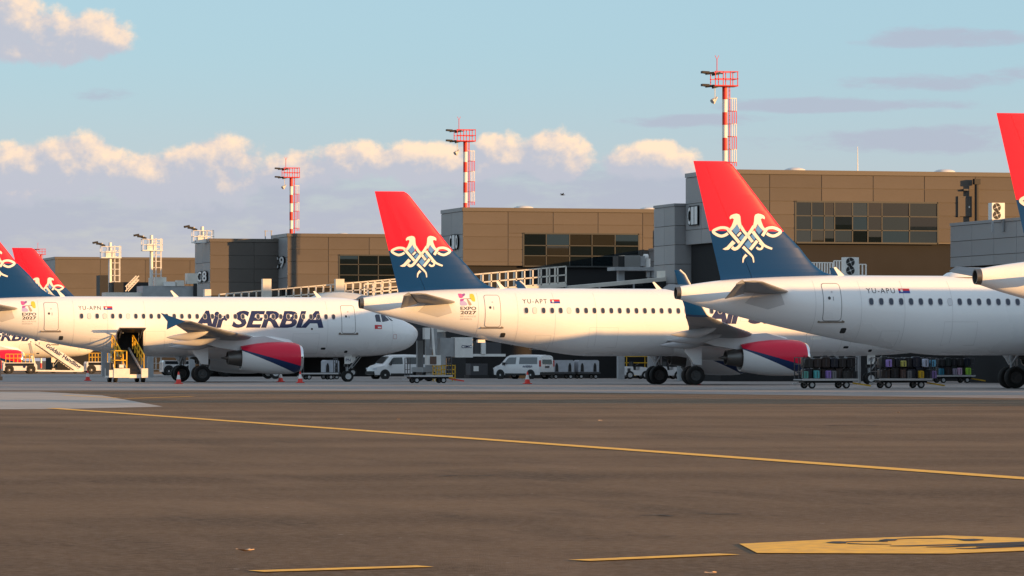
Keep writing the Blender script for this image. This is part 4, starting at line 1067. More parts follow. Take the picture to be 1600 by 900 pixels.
def white_mast(label, px, ytop, n, z0=0.0, sc=1.0):
    top = PN(px, ytop, n); H = top.z; e = empty('floodlight_mast', (top.x, n, z0), 0, label, 'mast', 'white floodlight masts'); H -= z0
    link('pole', MB().use(WPAINT).cyl((0, 0, 0), (0, 0, H), .19*sc, .16*sc, 12).mesh('pole', True), e)
    cg = MB().use(WPAINT)
    for x in (.45, .95):
        for y in (-.25, .25): cg.bar((x*sc, y, .6), (x*sc, y, H-.3), .05)
    z = .6
    while z < H-.3:
        for y in (-.25, .25): cg.bar((.1, y*.6, z), (.98*sc, y, z), .05)
        z += .62
    link('ladder_cage', cg.mesh('ladder_cage'), e)
    pf = MB().use(WPAINT).box2((-.95*sc, -.5, H-1.55), (1.05*sc, .5, H-1.45))
    for x in (-.9, -.3, .35, 1.0):
        for y in (-.48, .48): pf.bar((x*sc, y, H-1.5), (x*sc, y, H-.4), .05)
    for z in (H-.95, H-.4):
        for y in (-.48, .48): pf.bar((-.95*sc, y, z), (1.05*sc, y, z), .05)
    pf.box2((-.5*sc, -.3, H-1.45), (.4*sc, .3, H-.85))
    link('platform', pf.mesh('platform'), e)
    fl = MB().use(BLACK)
    for i in range(3): fl.box((-.75-.38*i, -.1*i, H-.25+.12*i), (.5, .45, .2), Matrix.Rotation(R(20-15*i), 3, 'Y'))
    fl.use(HUB).box((-.9, -.1, H-.1), (.3, .3, .12)); link('floodlight', fl.mesh('floodlight'), e)
white_mast('white floodlight mast with ladder cage at far left, left of the two', 172, 379, 420)
white_mast('white floodlight mast with ladder cage left of the grey corridor box', 236.5, 367.5, 412)
white_mast('short white floodlight mast head on the corner of the second pier roof', 316, 354, N8+2, PN(316, 376, N8+2).z)

# ------------------------------------------------------------------ passenger bridges
CREAMP = mat('bridge_cream', (.66, .62, .55), .5, noise=.08, nscale=1.0)
def railing(parent, pts, h, step, name='railing'):
    m = MB().use(CREAMP)
    for p, q in zip(pts[:-1], pts[1:]):
        p, q = Vector(p), Vector(q); k = max(1, round((q-p).length/step))
        for z in (h, h*.5, .06): m.bar(p+Vector((0, 0, z)), q+Vector((0, 0, z)), .09)
        for i in range(k+1):
            r = p.lerp(q, i/k); m.bar(r, r+Vector((0, 0, h)), .09)
    return link(name, m.mesh(name), parent)
def bridge(label, n, w, xa, ya, xb, yb, xmid, rail_h, cabin=True, hgt=2.7):
    """sloping tunnel: roof line from pixel (xa, ya) on the left to (xb, yb); the outer tunnel with the roof railing ends at xmid"""
    A, B = PN(xa, ya, n), PN(xb, yb, n); sl_ = (B.z-A.z)/(B.x-A.x); am = PN(xmid, 0, n).x
    e = empty('boarding_bridge', (A.x, n, 0), 0, label, 'jet bridge', 'passenger boarding bridges')
    def zr(x): return A.z+sl_*x
    def tun(x0, x1, y0, y1, dz, name, hh):
        t = MB().use(CREAMP); 
        for zt, zb_ in ((0, -.28), (-hh+.3, -hh)):
            t.add([(x, y, zr(x)-dz+zz) for x in (x0, x1) for y in (y0, y1) for zz in (zt, zb_)], [(0, 1, 3, 2), (4, 6, 7, 5), (0, 4, 5, 1), (2, 3, 7, 6), (0, 2, 6, 4), (1, 5, 7, 3)])
        o = link(name, t.mesh(name), e)
        k = max(1, round((x1-x0)/2.4)); wd = (x1-x0)/k
        for i in range(k):
            u0, u1 = x0+i*wd+.07, x0+(i+1)*wd-.07
            g = MB().use(PANE).add([(u0, y0+.08, zr(u0)-dz-.28), (u1, y0+.08, zr(u1)-dz-.28), (u1, y0+.08, zr(u1)-dz-hh+.3), (u0, y0+.08, zr(u0)-dz-hh+.3)], [(0, 1, 2, 3)])
            link('side_glass', g.mesh('side_glass'), o); g = MB().use(PANE)
            g.add([(u0, y1-.08, zr(u0)-dz-.28), (u1, y1-.08, zr(u1)-dz-.28), (u1, y1-.08, zr(u1)-dz-hh+.3), (u0, y1-.08, zr(u0)-dz-hh+.3)], [(0, 1, 2, 3)])
            link('side_glass', g.mesh('side_glass'), o)
        f = MB().use(GPAINT)
        for i in range(k+1):
            u = x0+i*wd; f.box2((u-.06, y0+.01, zr(u)-dz-hh), (u+.06, y0+.1, zr(u)-dz-.1))
        link('tunnel_ribs', f.mesh('tunnel_ribs'), o)
    tun(0, am-A.x, 0, w, 0, 'outer_tunnel', hgt)
    tun(am-A.x, B.x-A.x, .35, w-.35, .22, 'inner_tunnel', hgt-.45)
    if rail_h:
        railing(e, [(0.3, .12, zr(.3)), (am-A.x, .12, zr(am-A.x))], rail_h, .62)
        railing(e, [(0.3, w-.12, zr(.3)), (am-A.x, w-.12, zr(am-A.x))], rail_h, .62)
    # rotunda at the terminal end
    xr = B.x-A.x+1.6
    rt = MB().use(GPAINT).cyl((xr, w/2, 0), (xr, w/2, zr(xr)-hgt), .5, n=16).use(CREAMP).cyl((xr, w/2, zr(xr)-hgt-.2), (xr, w/2, zr(xr)+.1), 2.0, n=24)
    link('rotunda', rt.mesh('rotunda', True), e)
    # wheel carriage
    xw = (am-A.x)*.30; lc = MB().use(GPAINT)
    for y in (.3, w-.3): lc.box2((xw-.22, y-.2, .9), (xw+.22, y+.2, zr(xw)-hgt+.2))
    lc.box2((xw-.5, -.2, .65), (xw+.5, w+.2, 1.0)); ca = link('lift_column', lc.mesh('lift_column'), e)
    for y in (.1, w-.1): link('wheel', cached('bw', lambda: wheel_mesh(.5, .4)), ca, (xw, y, .5))
    if cabin:
        cb = MB().use(CREAMP).box2((-3.4, .3, zr(0)-hgt-.2), (0, w+.6, zr(0)+.1)).use(VOID).box2((-3.3, w+.601, zr(0)-hgt), (-.2, w+.61, zr(0)-.2)).use(GPAINT)
        o = link('cabin', cb.mesh('cabin'), e)
        rings = []
        for i in range(9):
            q = i/8; hh = .12+.42*math.sin(math.pi*min(1, max(0, q)))**.5
            rings.append([(-4.0+4.4*q, -.6+ (w+1.4)*j/8, zr(0)+.1+hh*math.sin(math.pi*j/8)) for j in range(9)])
        link('canopy', MB().use(CREAMP).loft(rings, close=False).mesh('canopy', True), o)
    return e, A, zr
# bridge of the stand of YU-APN
B1, BA, bz = bridge('cream boarding bridge with roof railing behind the middle tail, serving YU-APN', 299.5, 3.2, 578, 470, 1046, 428, 885, 1.22)
# bridge further left
B2, BB, bz2 = bridge('cream boarding bridge with roof railing rising behind the title of YU-APN', 338.0, 3.2, 348, 484, 665, 456, 622, 1.25)
for px in (417, 531):
    p = PN(px, 462, 337.6); o = link('equipment_box', MB().use(CREAMP).box2((-.35, -.1, -.6), (.35, .5, 1.35)).mesh('equipment_box'), B2, p-Vector((BB.x, 338.0, 0)))
# service clutter under the bridge by the nose of YU-APN
def thing_boxes(name, label, cat, n, parts, group=None, legs=(), legtop=470):
    base = PN(parts[0][0], 0, n); e = empty(name, (base.x, n, 0), 0, label, cat, group)
    for pname, x0, y0, x1, y1, dep, m, off in [(p[6], p[0], p[1], p[2], p[3], p[4], p[5], p[7] if len(p) > 7 else 0) for p in parts]:
        p, q = PN(x0, y1, n+off), PN(x1, y0, n+off)
        link(pname, MB().use(m).box2((p.x-base.x, off, p.z), (q.x-base.x, off+dep, q.z)).mesh(pname), e)
    for lx in legs:
        p = PN(lx, legtop, n+.6); link('support_column', MB().use(GPAINT).box2((p.x-base.x-.25, .4, 0), (p.x-base.x+.25, .9, p.z)).mesh('support_column'), e)
    return e
e = thing_boxes('bridge_drive_cabinet', 'white drive cabinet with lettering hanging under the bridge by the middle tail', 'cabinet', 297.5,
    [(711, 527, 739, 558.5, 1.2, WPAINT, 'cabinet'), (741, 533, 751, 553, .6, DGREY, 'dark_panel', .2), (752, 533, 759, 553, .25, WPAINT, 'post'), (738, 553, 790, 557, .5, WPAINT, 'bottom_rail', .1), (688, 528, 711, 557, .9, GPAINT, 'side_panel', .15), (760, 535, 783, 553, .3, DGREY, 'dark_panel', .3)])
vs, fs = fit_text('CIMC', 0, .75, 0, .22, bold=.02)
p = PN(721, 544, 297.5); link('lettering', MB().use(TITLE).add([(x+p.x-e.location.x, -.012, p.z+z) for x, z in vs], fs).mesh('lettering'), e)
m = MB().use(WPAINT)
for x0, y0, x1, y1, r in ((675.5, 512, 678.5, 556, .09),): m.cyl(PN(x0, y0, 296), PN(x1, y1, 296), r, n=10)
link('support_pole', m.mesh('support_pole'), None, (0, 0, 0), 0, 'slim white pole standing between the white nose and the middle tail', 'pole')
thing_boxes('control_cabinet', 'white control box with brown door on the pole base by the white nose', 'cabinet', 295.0,
    [(667, 555, 689, 570.5, .6, WPAINT, 'box'), (672, 557, 682, 569, .05, mat('brown_door', (.12, .07, .05), .5), 'door', -.06), (664, 512, 672, 530, .7, WPAINT, 'duct', 1.0), (674, 512, 683, 545, .5, GPAINT, 'column', 1.4), (640, 513, 663, 532, .6, DGREY, 'dark_housing', 2.0)])
# rooftop machinery and platforms seen over the middle airliner
thing_boxes('air_handling_unit', 'silver air handling unit with round duct on a platform above the middle airliner', 'air conditioner', 322,
    [(976, 399, 1000, 418, 1.6, STEEL, 'casing'), (966, 400, 976.5, 418, 1.5, BLACK, 'intake_grille', .05), (960, 417.5, 1026, 422.5, 2.0, GPAINT, 'platform', -.2), (1011, 418, 1016, 433, .3, GPAINT, 'support_leg', .1), (1018, 418, 1022, 433, .3, GPAINT, 'support_leg', .1), (1000.5, 400, 1008, 416, 1.0, GPAINT, 'duct_collar', .2)], legs=(970, 1018), legtop=423)
a_, b_ = PN(1011, 404, 322.8), PN(1011, 418, 322.8)
link('duct', MB().use(WPAINT).cyl(PN(1006, 402.5, 322.8), PN(1012, 402.5, 322.8), .28, n=14).cyl(a_, b_, .27, n=14).mesh('duct', True), bpy.data.objects['air_handling_unit'], -bpy.data.objects['air_handling_unit'].location)
thing_boxes('link_corridor', 'grey link corridor with lit cream boxes at left above YU-APN', 'building', 372,
    [(223, 447, 308, 470, 3.0, GPAINT, 'corridor'), (293, 427, 309, 443.5, 1.2, CREAMP, 'cream_box', -.2), (243, 433, 260, 446.5, 1.0, CREAMP, 'equipment_box', .3), (233, 434, 237, 447, .3, CREAMP, 'post', .2), (256, 440, 274, 447, .8, WPAINT, 'low_box', -.1), (276, 438, 288, 447, .8, CREAMP, 'low_box', -.1), (165, 457, 223, 470, 2.0, CREAMP, 'parapet', .4), (320, 452, 330, 466, .8, CREAMP, 'pillar_box', -30), (303, 443, 308, 466, .3, BLACK, 'dark_post', -.4)], legs=(190, 235, 300))
thing_boxes('dark_link_roof', 'dark roofed link bridge behind the white floodlight masts', 'building', 400,
    [(178, 441, 232, 462, 3.0, BLACK, 'roof_block'), (156, 430, 169, 462, 2.0, BLACK, 'stair_tower')], legs=(163, 185, 225), legtop=462)
m = MB().use(CREAMP)
for x0, x1 in ((196, 207), (200, 211)):
    m.bar(PN(x0, 455, 397), PN(x1+6, 437, 397), .1).bar(PN(x0, 448, 397), PN(x1+6, 431, 397), .1)
for i in range(6): x = 198+i*3.2; y = 454-i*2.9; m.bar(PN(x, y, 397), PN(x, y-7, 397), .08)
link('stair_railing', m.mesh('stair_railing'), None, (0, 0, 0), 0, 'pale diagonal stair railing between the two white masts', 'railing')
# white fence panels by the right navy tail
e = empty('white_fence', PN(1268, 430, 258), 0, 'white slatted fence panels behind the right navy tail base', 'fence'); o_ = e.location.copy()
for x0, x1, y0, y1 in ((1268, 1301, 410.5, 430), (1303, 1320, 407.5, 430), (1342, 1353, 413, 430)):
    p, q = PN(x0, y1, 258), PN(x1, y0, 258)
    fr = MB().use(WPAINT).bar((p.x, 258, q.z), (q.x, 258, q.z), .06).bar((p.x, 258, p.z), (q.x, 258, p.z), .06); ff = link('fence_rail', fr.mesh('fence_rail'), e, -o_)
    k = int((q.x-p.x)/.16)
    for i in range(k+1):
        sm = cached('slat', lambda: MB().use(WPAINT).box2((-.045, -.02, 0), (.045, .02, 1)).mesh('slat'))
        s_ = link('slat', sm, ff, (p.x+(q.x-p.x)*i/k, 258, p.z)); s_.scale = (1, 1, q.z-p.z)
e2 = MB().use(GPAINT)
for x_ in (0, 1.7, 3.2): e2.box2((x_, .1, -o_.z), (x_+.15, .25, 0))
link('support', e2.mesh('support'), e)

# ------------------------------------------------------------------ ground vehicles and equipment
VWHITE = mat('vehicle_white', (.72, .72, .72), .25, coat=.4)
VGLASS = mat('vehicle_glass', (.02, .025, .03), .06, spec=.6)
VDARK = mat('vehicle_black', (.02, .02, .024), .35, coat=.3)
LAMPR = mat('tail_lamp', (.45, .01, .01), .25); LAMPW = mat('head_lamp', (.55, .6, .65), .15)
def heading(dx, dd):
    return math.atan2(-dx*ST+dd*CT, dx*CT+dd*ST)
def van(label, px, py, rz, paint=VWHITE, lettering=None, glassmat=VGLASS):
    p = PG(px, py); e = empty('delivery_van', (p.x, p.y, 0), rz, label, 'van', 'vans on the service road')
    # x, z low, belt, top, half width belt, half width top
    st = [(-2.47, .42, 1.05, 1.62, .86, .70), (-2.44, .36, 1.08, 1.84, .93, .76), (-2.25, .34, 1.1, 1.91, .95, .79), (-.5, .33, 1.1, 1.95, .96, .80), (.75, .33, 1.1, 1.92, .96, .80),
          (1.05, .33, 1.1, 1.82, .96, .78), (1.45, .33, 1.1, 1.45, .95, .78), (1.72, .33, 1.06, 1.19, .94, .80), (2.2, .34, .98, 1.06, .88, .72), (2.42, .36, .85, .92, .74, .58), (2.48, .42, .70, .76, .62, .5)]
    rings = [[(x, -wb*.97, zl), (x, -wb, (zl+zb)/2), (x, -wb*.985, zb), (x, -wt, zt-.07), (x, -wt+.12, zt), (x, 0, zt+.03), (x, wt-.12, zt), (x, wt, zt-.07), (x, wb*.985, zb), (x, wb, (zl+zb)/2), (x, wb*.97, zl)] for x, zl, zb, zt, wb, wt in st]
    link('body', MB().use(paint).loft(rings, cap0=True, cap1=True).mesh('body', True), e)
    def side(x, z, sd):
        for i in range(len(st)-1):
            if st[i][0] <= x <= st[i+1][0]: k = (x-st[i][0])/(st[i+1][0]-st[i][0]); break
        r = [a+(b_-a)*k for a, b_ in zip(st[i], st[i+1])]; q = (z-r[2])/(r[3]-.07-r[2]); return (x, sd*(r[4]*.985+(r[5]-r[4]*.985)*q+.012), z)
    for sd in (-1, 1):
        for pts in ([(-2.2, 1.2), (-.35, 1.2), (-.35, 1.74), (-2.12, 1.74)], [(.0, 1.2), (1.25, 1.17), (.9, 1.62), (.75, 1.72), (0, 1.74)]):
            link('side_window', MB().use(glassmat).add([side(x, z, sd) for x, z in pts], [tuple(range(len(pts)))]).mesh('side_window'), e)
        link('mirror', MB().use(VDARK).box((1.12, sd*1.08, 1.22), (.12, .22, .24)).mesh('mirror'), e)
        link('tail_lamp', MB().use(LAMPR).box((-2.44, sd*.86, 1.25), (.10, .14, .5)).mesh('tail_lamp'), e)
        link('headlight', MB().use(LAMPW).box((2.28, sd*.66, .84), (.3, .3, .13), Matrix.Rotation(sd*R(-28), 3, 'Z')).mesh('headlight'), e)
        link('sill_trim', MB().use(BLACK).box((0, sd*.955, .38), (2.1, .03, .16)).mesh('sill_trim'), e)
        for x in (-1.55, 1.55):
            link('wheel_arch', MB().use(BLACK).cyl((x, sd*.90, .36), (x, sd*.972, .36), .42, n=24).mesh('wheel_arch'), e)
            link('wheel', cached('vw', lambda: wheel_mesh(.335, .22)), e, (x, sd*.88, .335))
    link('windscreen', MB().use(VGLASS).add([(1.10, -.68, 1.78), (1.10, .68, 1.78), (1.68, .74, 1.24), (1.68, -.74, 1.24)], [(0, 1, 2, 3)]).mesh('windscreen'), e, (.03, 0, .03))
    link('rear_window', MB().use(VGLASS).add([(-2.475, -.62, 1.2), (-2.475, .62, 1.2), (-2.43, .58, 1.74), (-2.43, -.58, 1.74)], [(0, 1, 2, 3)]).mesh('rear_window'), e, (-.025, 0, 0))
    link('bumper', MB().use(BLACK).box((2.42, 0, .5), (.22, 1.5, .26)).mesh('bumper'), e); link('bumper', MB().use(BLACK).box((-2.47, 0, .45), (.16, 1.75, .22)).mesh('bumper'), e)
    link('number_plate', MB().use(DGREY).box((-2.50, 0, .98), (.03, .52, .14)).mesh('number_plate'), e)
    if lettering:
        vs, fs = fit_text(lettering, 0, 1.0, 0, .17, bold=.02)
        sd = 1
        link('lettering', MB().use(TITLE).add([(-.75-x+.0, side(-.75-x, 1.0, sd)[1]+.012, .93+z) for x, z in vs], fs).mesh('lettering'), e)
    return e
van('white van seen from behind, parked under the middle airliner', 817, 592.3, heading(-.78, .63), lettering='AirSERBIA', glassmat=mat('privacy_glass', (.16, .165, .17), .15))
van('white van facing left with dark grille, half hidden behind the flat trolley', 622, 592.3, heading(-.90, -.43))
van('dark vehicle just entering at the left edge with red tail lamp', -69, 603.5, heading(-1, .12), paint=VDARK)

def trolley(label, px, py, L, W=1.5, deck=.50, group='baggage trolleys', ends=True, rz=0.0, barc=YELL):
    p = PG(px, py); e = empty('baggage_trolley', (p.x, p.y+W/2-.25, 0), rz, label, 'trolley', group)
    link('deck', MB().use(GPAINT).box2((-L/2, -W/2, deck-.06), (L/2, W/2, deck)).use(HUB).box2((-L/2, -W/2-.03, deck-.08), (L/2, -W/2, deck+.03)).mesh('deck'), e)
    link('chassis', MB().use(BLACK).box2((-L*.44, -W*.3, deck-.2), (L*.44, W*.3, deck-.065)).mesh('chassis'), e)
    for x in (-L*.32, L*.30):
        ax = link('axle', MB().use(BLACK).box((x, 0, .2), (.1, W*.8, .1)).mesh('axle'), e)
        for y in (-W*.42, W*.42): link('wheel', cached('tw', lambda: wheel_mesh(.2, .14)), ax, (x, y, .2))
    if ends:
        for sx in (-1, 1):
            f = MB().use(DGREY)
            for y in (-W/2+.04, 0, W/2-.04): f.bar((sx*(L/2-.05), y, deck), (sx*(L/2-.05), y, deck+1.15), .05)
            for z in (deck+.4, deck+.8, deck+1.15): f.bar((sx*(L/2-.05), -W/2+.04, z), (sx*(L/2-.05), W/2-.04, z), .04)
            link('end_frame', f.mesh('end_frame'), e)
    link('drawbar', MB().use(barc).bar((L/2-.05, 0, deck-.2), (L/2+.95, -.1, .14), .08).mesh('drawbar'), e)
    link('rear_hitch', MB().use(HUB).bar((-L/2, 0, deck-.2), (-L/2-.3, 0, deck-.25), .07).mesh('rear_hitch'), e)
    return e
T1 = trolley('loaded baggage trolley with teal and purple cases, left of the pair', 1295, 607.2, 3.1)
T2 = trolley('loaded baggage trolley with yellow case, right of the pair with yellow drawbar', 1413, 606.8, 3.0)
T3 = trolley('loaded baggage trolley further back with lime green case', 1492, 598.5, 2.7)
T4 = trolley('empty flat trolley with posts parked under the white nose', 672, 598.8, 2.9, barc=ORNG)
def suitcase(label, base, px, w, h, colr, z, dy=0.0, group='cases on the baggage trolleys', name='suitcase', cat='suitcase', d=.28):
    n = base.location.y-.55+dy; p = PN(px, 0, n)
    e = empty(name, (p.x, n, z), 0, label, cat, group)
    def body():
        o = rrect(-w/2, w/2, 0.04, h, min(w, h)*.16, 3); i = [(x*.93, .5*h+(zz-.5*h)*.95) for x, zz in o]
        m = MB().use(mat('case_%.2f_%.2f_%.2f' % colr, colr, .4)); k = len(o)
        m.loft([[(x, 0, zz) for x, zz in i], [(x, .03, zz) for x, zz in o], [(x, d-.03, zz) for x, zz in o], [(x, d, zz) for x, zz in i]], cap0=True, cap1=True)
        return m.mesh('case_shell', True)
    b_ = link('shell', cached(('case', round(w, 2), round(h, 2), colr, d), body), e)
    link('handle', cached(('hdl', round(w, 2), round(h, 2)), lambda: MB().use(BLACK).bar((-w*.2, d/2, h), (-w*.2, d/2, h+.05), .03).bar((w*.2, d/2, h), (w*.2, d/2, h+.05), .03).bar((-w*.22, d/2, h+.06), (w*.22, d/2, h+.06), .03).mesh('handle')), e)
    link('strap', cached(('stp', round(w, 2), round(h, 2)), lambda: MB().use(DGREY).box((0, -.006, h*.52), (w*.12, .014, h*.7)).mesh('strap')), e)
    return e
DK = [(.012, .012, .014), (.02, .018, .018), (.015, .018, .03), (.03, .02, .018), (.02, .026, .024)]
rng = random.Random(3)
for T, L, nm in ((T1, 3.1, 'left loaded trolley'), (T2, 3.0, 'right loaded trolley'), (T3, 2.7, 'loaded trolley at the back')):
    for row, (dy, zz) in enumerate(((.25, .5), (.65, .5), (.3, 1.08), (.7, 1.05))):
        x = -L/2+.3
        while x < L/2-.25:
            w = rng.uniform(.34, .5); h = rng.uniform(.5, .62); c_ = rng.choice(DK)
            o = suitcase('black and dark bags piled up on the '+nm, T, 800, w, h, c_, zz, dy, group='dark bags piled on the '+nm, name='travel_bag', cat='bag', d=.34)
            o.location = (T.location.x+x+w/2, T.location.y-.55+dy, zz); x += w+.03
for T, px, w, h, c_, z, dy, lb in (
    (T1, 1259.5, .27, .42, (.12, .42, .36), .5, 0, 'mint green suitcase at the left end of the left trolley'), (T1, 1277, .27, .46, (.10, .48, .50), .5, 0, 'cyan suitcase standing on the left trolley'),
    (T1, 1295.5, .26, .45, (.32, .20, .58), .5, 0, 'purple suitcase standing on the left trolley'), (T1, 1304, .22, .44, (.22, .22, .23), .5, 0, 'grey striped suitcase right of the purple one on the left trolley'), (T1, 1322, .3, .42, (.03, .03, .03), .5, 0, 'black suitcase at the right of the left trolley'),
    (T2, 1390, .28, .44, (.36, .24, .62), 1.1, -.05, 'purple case high on the pile of the right trolley'), (T2, 1413, .26, .36, (.55, .50, .12), 1.12, -.05, 'pale yellow bag on top of the brown case'),
    (T2, 1412, .24, .5, (.10, .06, .05), .5, 0, 'brown suitcase under the pale yellow bag'), (T2, 1421.5, .24, .44, (.16, .16, .17), .5, 0, 'grey backpack beside the brown suitcase'), (T2, 1440.5, .26, .44, (.70, .42, .02), .5, 0, 'bright yellow suitcase on the right trolley'),
    (T2, 1447, .3, .48, (.50, .54, .66), 1.1, -.05, 'pale blue white case on top of the right trolley'), (T2, 1458.5, .3, .40, (.14, .42, .62), 1.12, -.05, 'sky blue bag on top of the right trolley end'), (T2, 1460, .28, .44, (.26, .17, .42), .5, 0, 'violet suitcase at the right end of the right trolley'),
    (T3, 1472, .3, .46, (.02, .17, .26), .5, 0, 'petrol blue suitcase on the back trolley'), (T3, 1493, .24, .46, (.30, .26, .34), .5, 0, 'grey lilac suitcase on the back trolley'), (T3, 1500.5, .28, .5, (.55, .36, .50), .5, 0, 'pink suitcase on the back trolley'),
    (T3, 1514, .32, .5, (.32, .62, .06), .5, 0, 'lime green suitcase at the end of the back trolley')):
    suitcase(lb, T, px, w, h, c_, z, dy)

def cone(label, px, py):
    p = PG(px, py); e = empty('traffic_cone', (p.x, p.y, 0), 0, label, 'cone', 'traffic cones round the stands')
    link('base', cached('cb', lambda: MB().use(ORNG).box2((-.24, -.24, 0), (.24, .24, .06)).mesh('base')), e)
    def bd(z0, z1, m): 
        r = lambda z: .185-.155*(z-.06)/.72
        return cached(('cc', z0), lambda: MB().use(m).cyl((0, 0, z0), (0, 0, z1), r(z0), r(z1), 16).mesh('cone_band', True))
    for z0, z1, m_ in ((.06, .30, ORNG), (.30, .58, WPAINT), (.58, .78, ORNG)): link('cone_band', bd(z0, z1, m_), e)
for px, py, lb in ((137, 595, 'red and white cone left of the belt loader'), (279, 600, 'red and white cone in front of the main wheels of YU-APN'), (438.5, 597, 'dark traffic cone left of the engine front'), (469, 598.5, 'red and white cone just below the front of the left red engine'),
                   (824, 600, 'red and white cone in front of the white van'), (1088, 601.5, 'red and white cone beside the main wheels of YU-APT')): cone(lb, px, py)

# belt loader at the open hold
def belt_loader():
    p0 = PG(204, 597.6); e = empty('belt_loader', (p0.x, p0.y, 0), 0, 'white belt loader with yellow rails raised to the open hold of YU-APN', 'belt loader')
    sc = p0.y/FPX/ (CT)  # metres per pixel roughly
    L = N_APN-1.6-p0.y
    body = MB().use(WPAINT)
    body.box2((-1.15, 0, .32), (-.05, 3.6, .95)).box2((.75, 0, .32), (1.2, 3.6, .95)).box2((-.05, .25, .30), (.75, 3.4, .55))
    link('chassis', body.mesh('chassis'), e)
    link('cab_box', MB().use(DGREY).box2((-1.4, .2, .45), (-1.16, 1.8, 1.35)).use(WPAINT).box2((-1.45, .05, .35), (-1.16, .2, .85)).mesh('cab_box'), e)
    bl = MB().use(BLACK)
    A, B = Vector((.35, .2, .62)), Vector((.0, L, 2.25))
    bl.bar(A, B, .85, .12); link('conveyor_belt', bl.mesh('conveyor_belt'), e)
    for x in (-.48, .48):
        link('conveyor_side', MB().use(HUB).bar(A+Vector((x, 0, .04)), B+Vector((x, 0, .04)), .09, .22).mesh('conveyor_side'), e)
    for x in (-.72, .72):
        r = MB().use(YELL); q0, q1 = A.lerp(B, .12)+Vector((x, 0, .1)), A.lerp(B, .95)+Vector((x, 0, .1))
        up = Vector((0, 0, .95)); r.bar(q0+up, q1+up, .08).bar(q0+up*.5, q1+up*.5, .06)
        for i in range(6): s_ = q0.lerp(q1, i/5); r.bar(s_, s_+up, .07)
        link('hand_rail', r.mesh('hand_rail'), e)
    g = MB().use(YELL)
    for x in (-1.08, -.25):
        for y in (.08, 1.5): g.bar((x, y, .95), (x, y, 2.15), .07)
    for z in (1.5, 2.15):
        g.bar((-1.08, .08, z), (-.25, .08, z), .07); g.bar((-1.08, 1.5, z), (-.25, 1.5, z), .07)
        for x in (-1.08, -.25): g.bar((x, .08, z), (x, 1.5, z), .07)
    link('driver_guard', g.mesh('driver_guard'), e)
    link('seat', MB().use(BLACK).box2((-.9, .6, .95), (-.45, 1.1, 1.25)).box2((-.9, 1.05, 1.2), (-.45, 1.15, 1.75)).mesh('seat'), e)
    link('paper_box', MB().use(WPAINT).box2((-.75, .12, 1.0), (-.45, .3, 1.22)).mesh('paper_box'), e)
    for x in (-.95, .95):
        for y in (.55, 2.9):
            w_ = link('wheel', cached('lw', lambda: wheel_mesh(.31, .26)), e, (x, y, .31)); w_.rotation_euler = (0, 0, R(90))
belt_loader()

# boarding stairs at the far airliner
def stairs():
    n = 488.0; base = PN(128, 0, n); e = empty('boarding_stairs', (base.x, n, 0), 0, 'white boarding stairs lettered along the side under the tail of YU-APN', 'boarding stairs')
    def L(px, py, off=0): return PN(px, py, n+off)-Vector((base.x, n, 0))
    poly = [(54, 535), (74, 535), (131, 573), (131, 580.5), (118, 580.5)]
    link('side_panel', MB().use(WPAINT).prism(poly, lambda p: L(*p), lambda p: L(*p)+Vector((0, .12, 0))).mesh('side_panel'), e)
    link('side_panel', MB().use(WPAINT).prism(poly, lambda p: L(*p)+Vector((0, 1.7, 0)), lambda p: L(*p)+Vector((0, 1.82, 0))).mesh('side_panel'), e)
    a_, b_ = L(66, 541), L(124, 580)
    for i in range(16):
        q = a_.lerp(b_, i/15); link('step', cached('stepm', lambda: MB().use(GPAINT).box2((-.16, .12, -.05), (.16, 1.7, 0)).mesh('step')), e, q)
    link('stringer', MB().use(DGREY).bar(L(55, 538)+Vector((0, -.03, 0)), L(119, 581)+Vector((0, -.03, 0)), .05, .12).mesh('stringer'), e)
    link('support_leg', MB().use(GPAINT).bar(L(46, 536), L(52, 560), .3).use(WPAINT).bar(L(50, 556), L(56, 579), .34).mesh('support_leg'), e)
    link('base_frame', MB().use(WPAINT).bar(L(52, 579), L(128, 580), .35, .18).mesh('base_frame'), e)
    for px in (56, 118): link('wheel', cached('sw', lambda: wheel_mesh(.3, .25)), e, (L(px, 0).x, .2, .3))
    # lettering runs down the sloping side
    p, q = L(72, 540), L(125, 575); d = (q-p); Ln = d.length; u = d/Ln; v = Vector((-u.z, 0, u.x)); v = v if v.z > 0 else -v
    vs, fs = fit_text('Goldair Handling', 0, Ln, -.28, .34, bold=.02)
    link('lettering', MB().use(TITLE).add([p+u*x+v*y+Vector((0, -.03, 0)) for x, y in vs], fs).mesh('lettering'), e)
stairs()

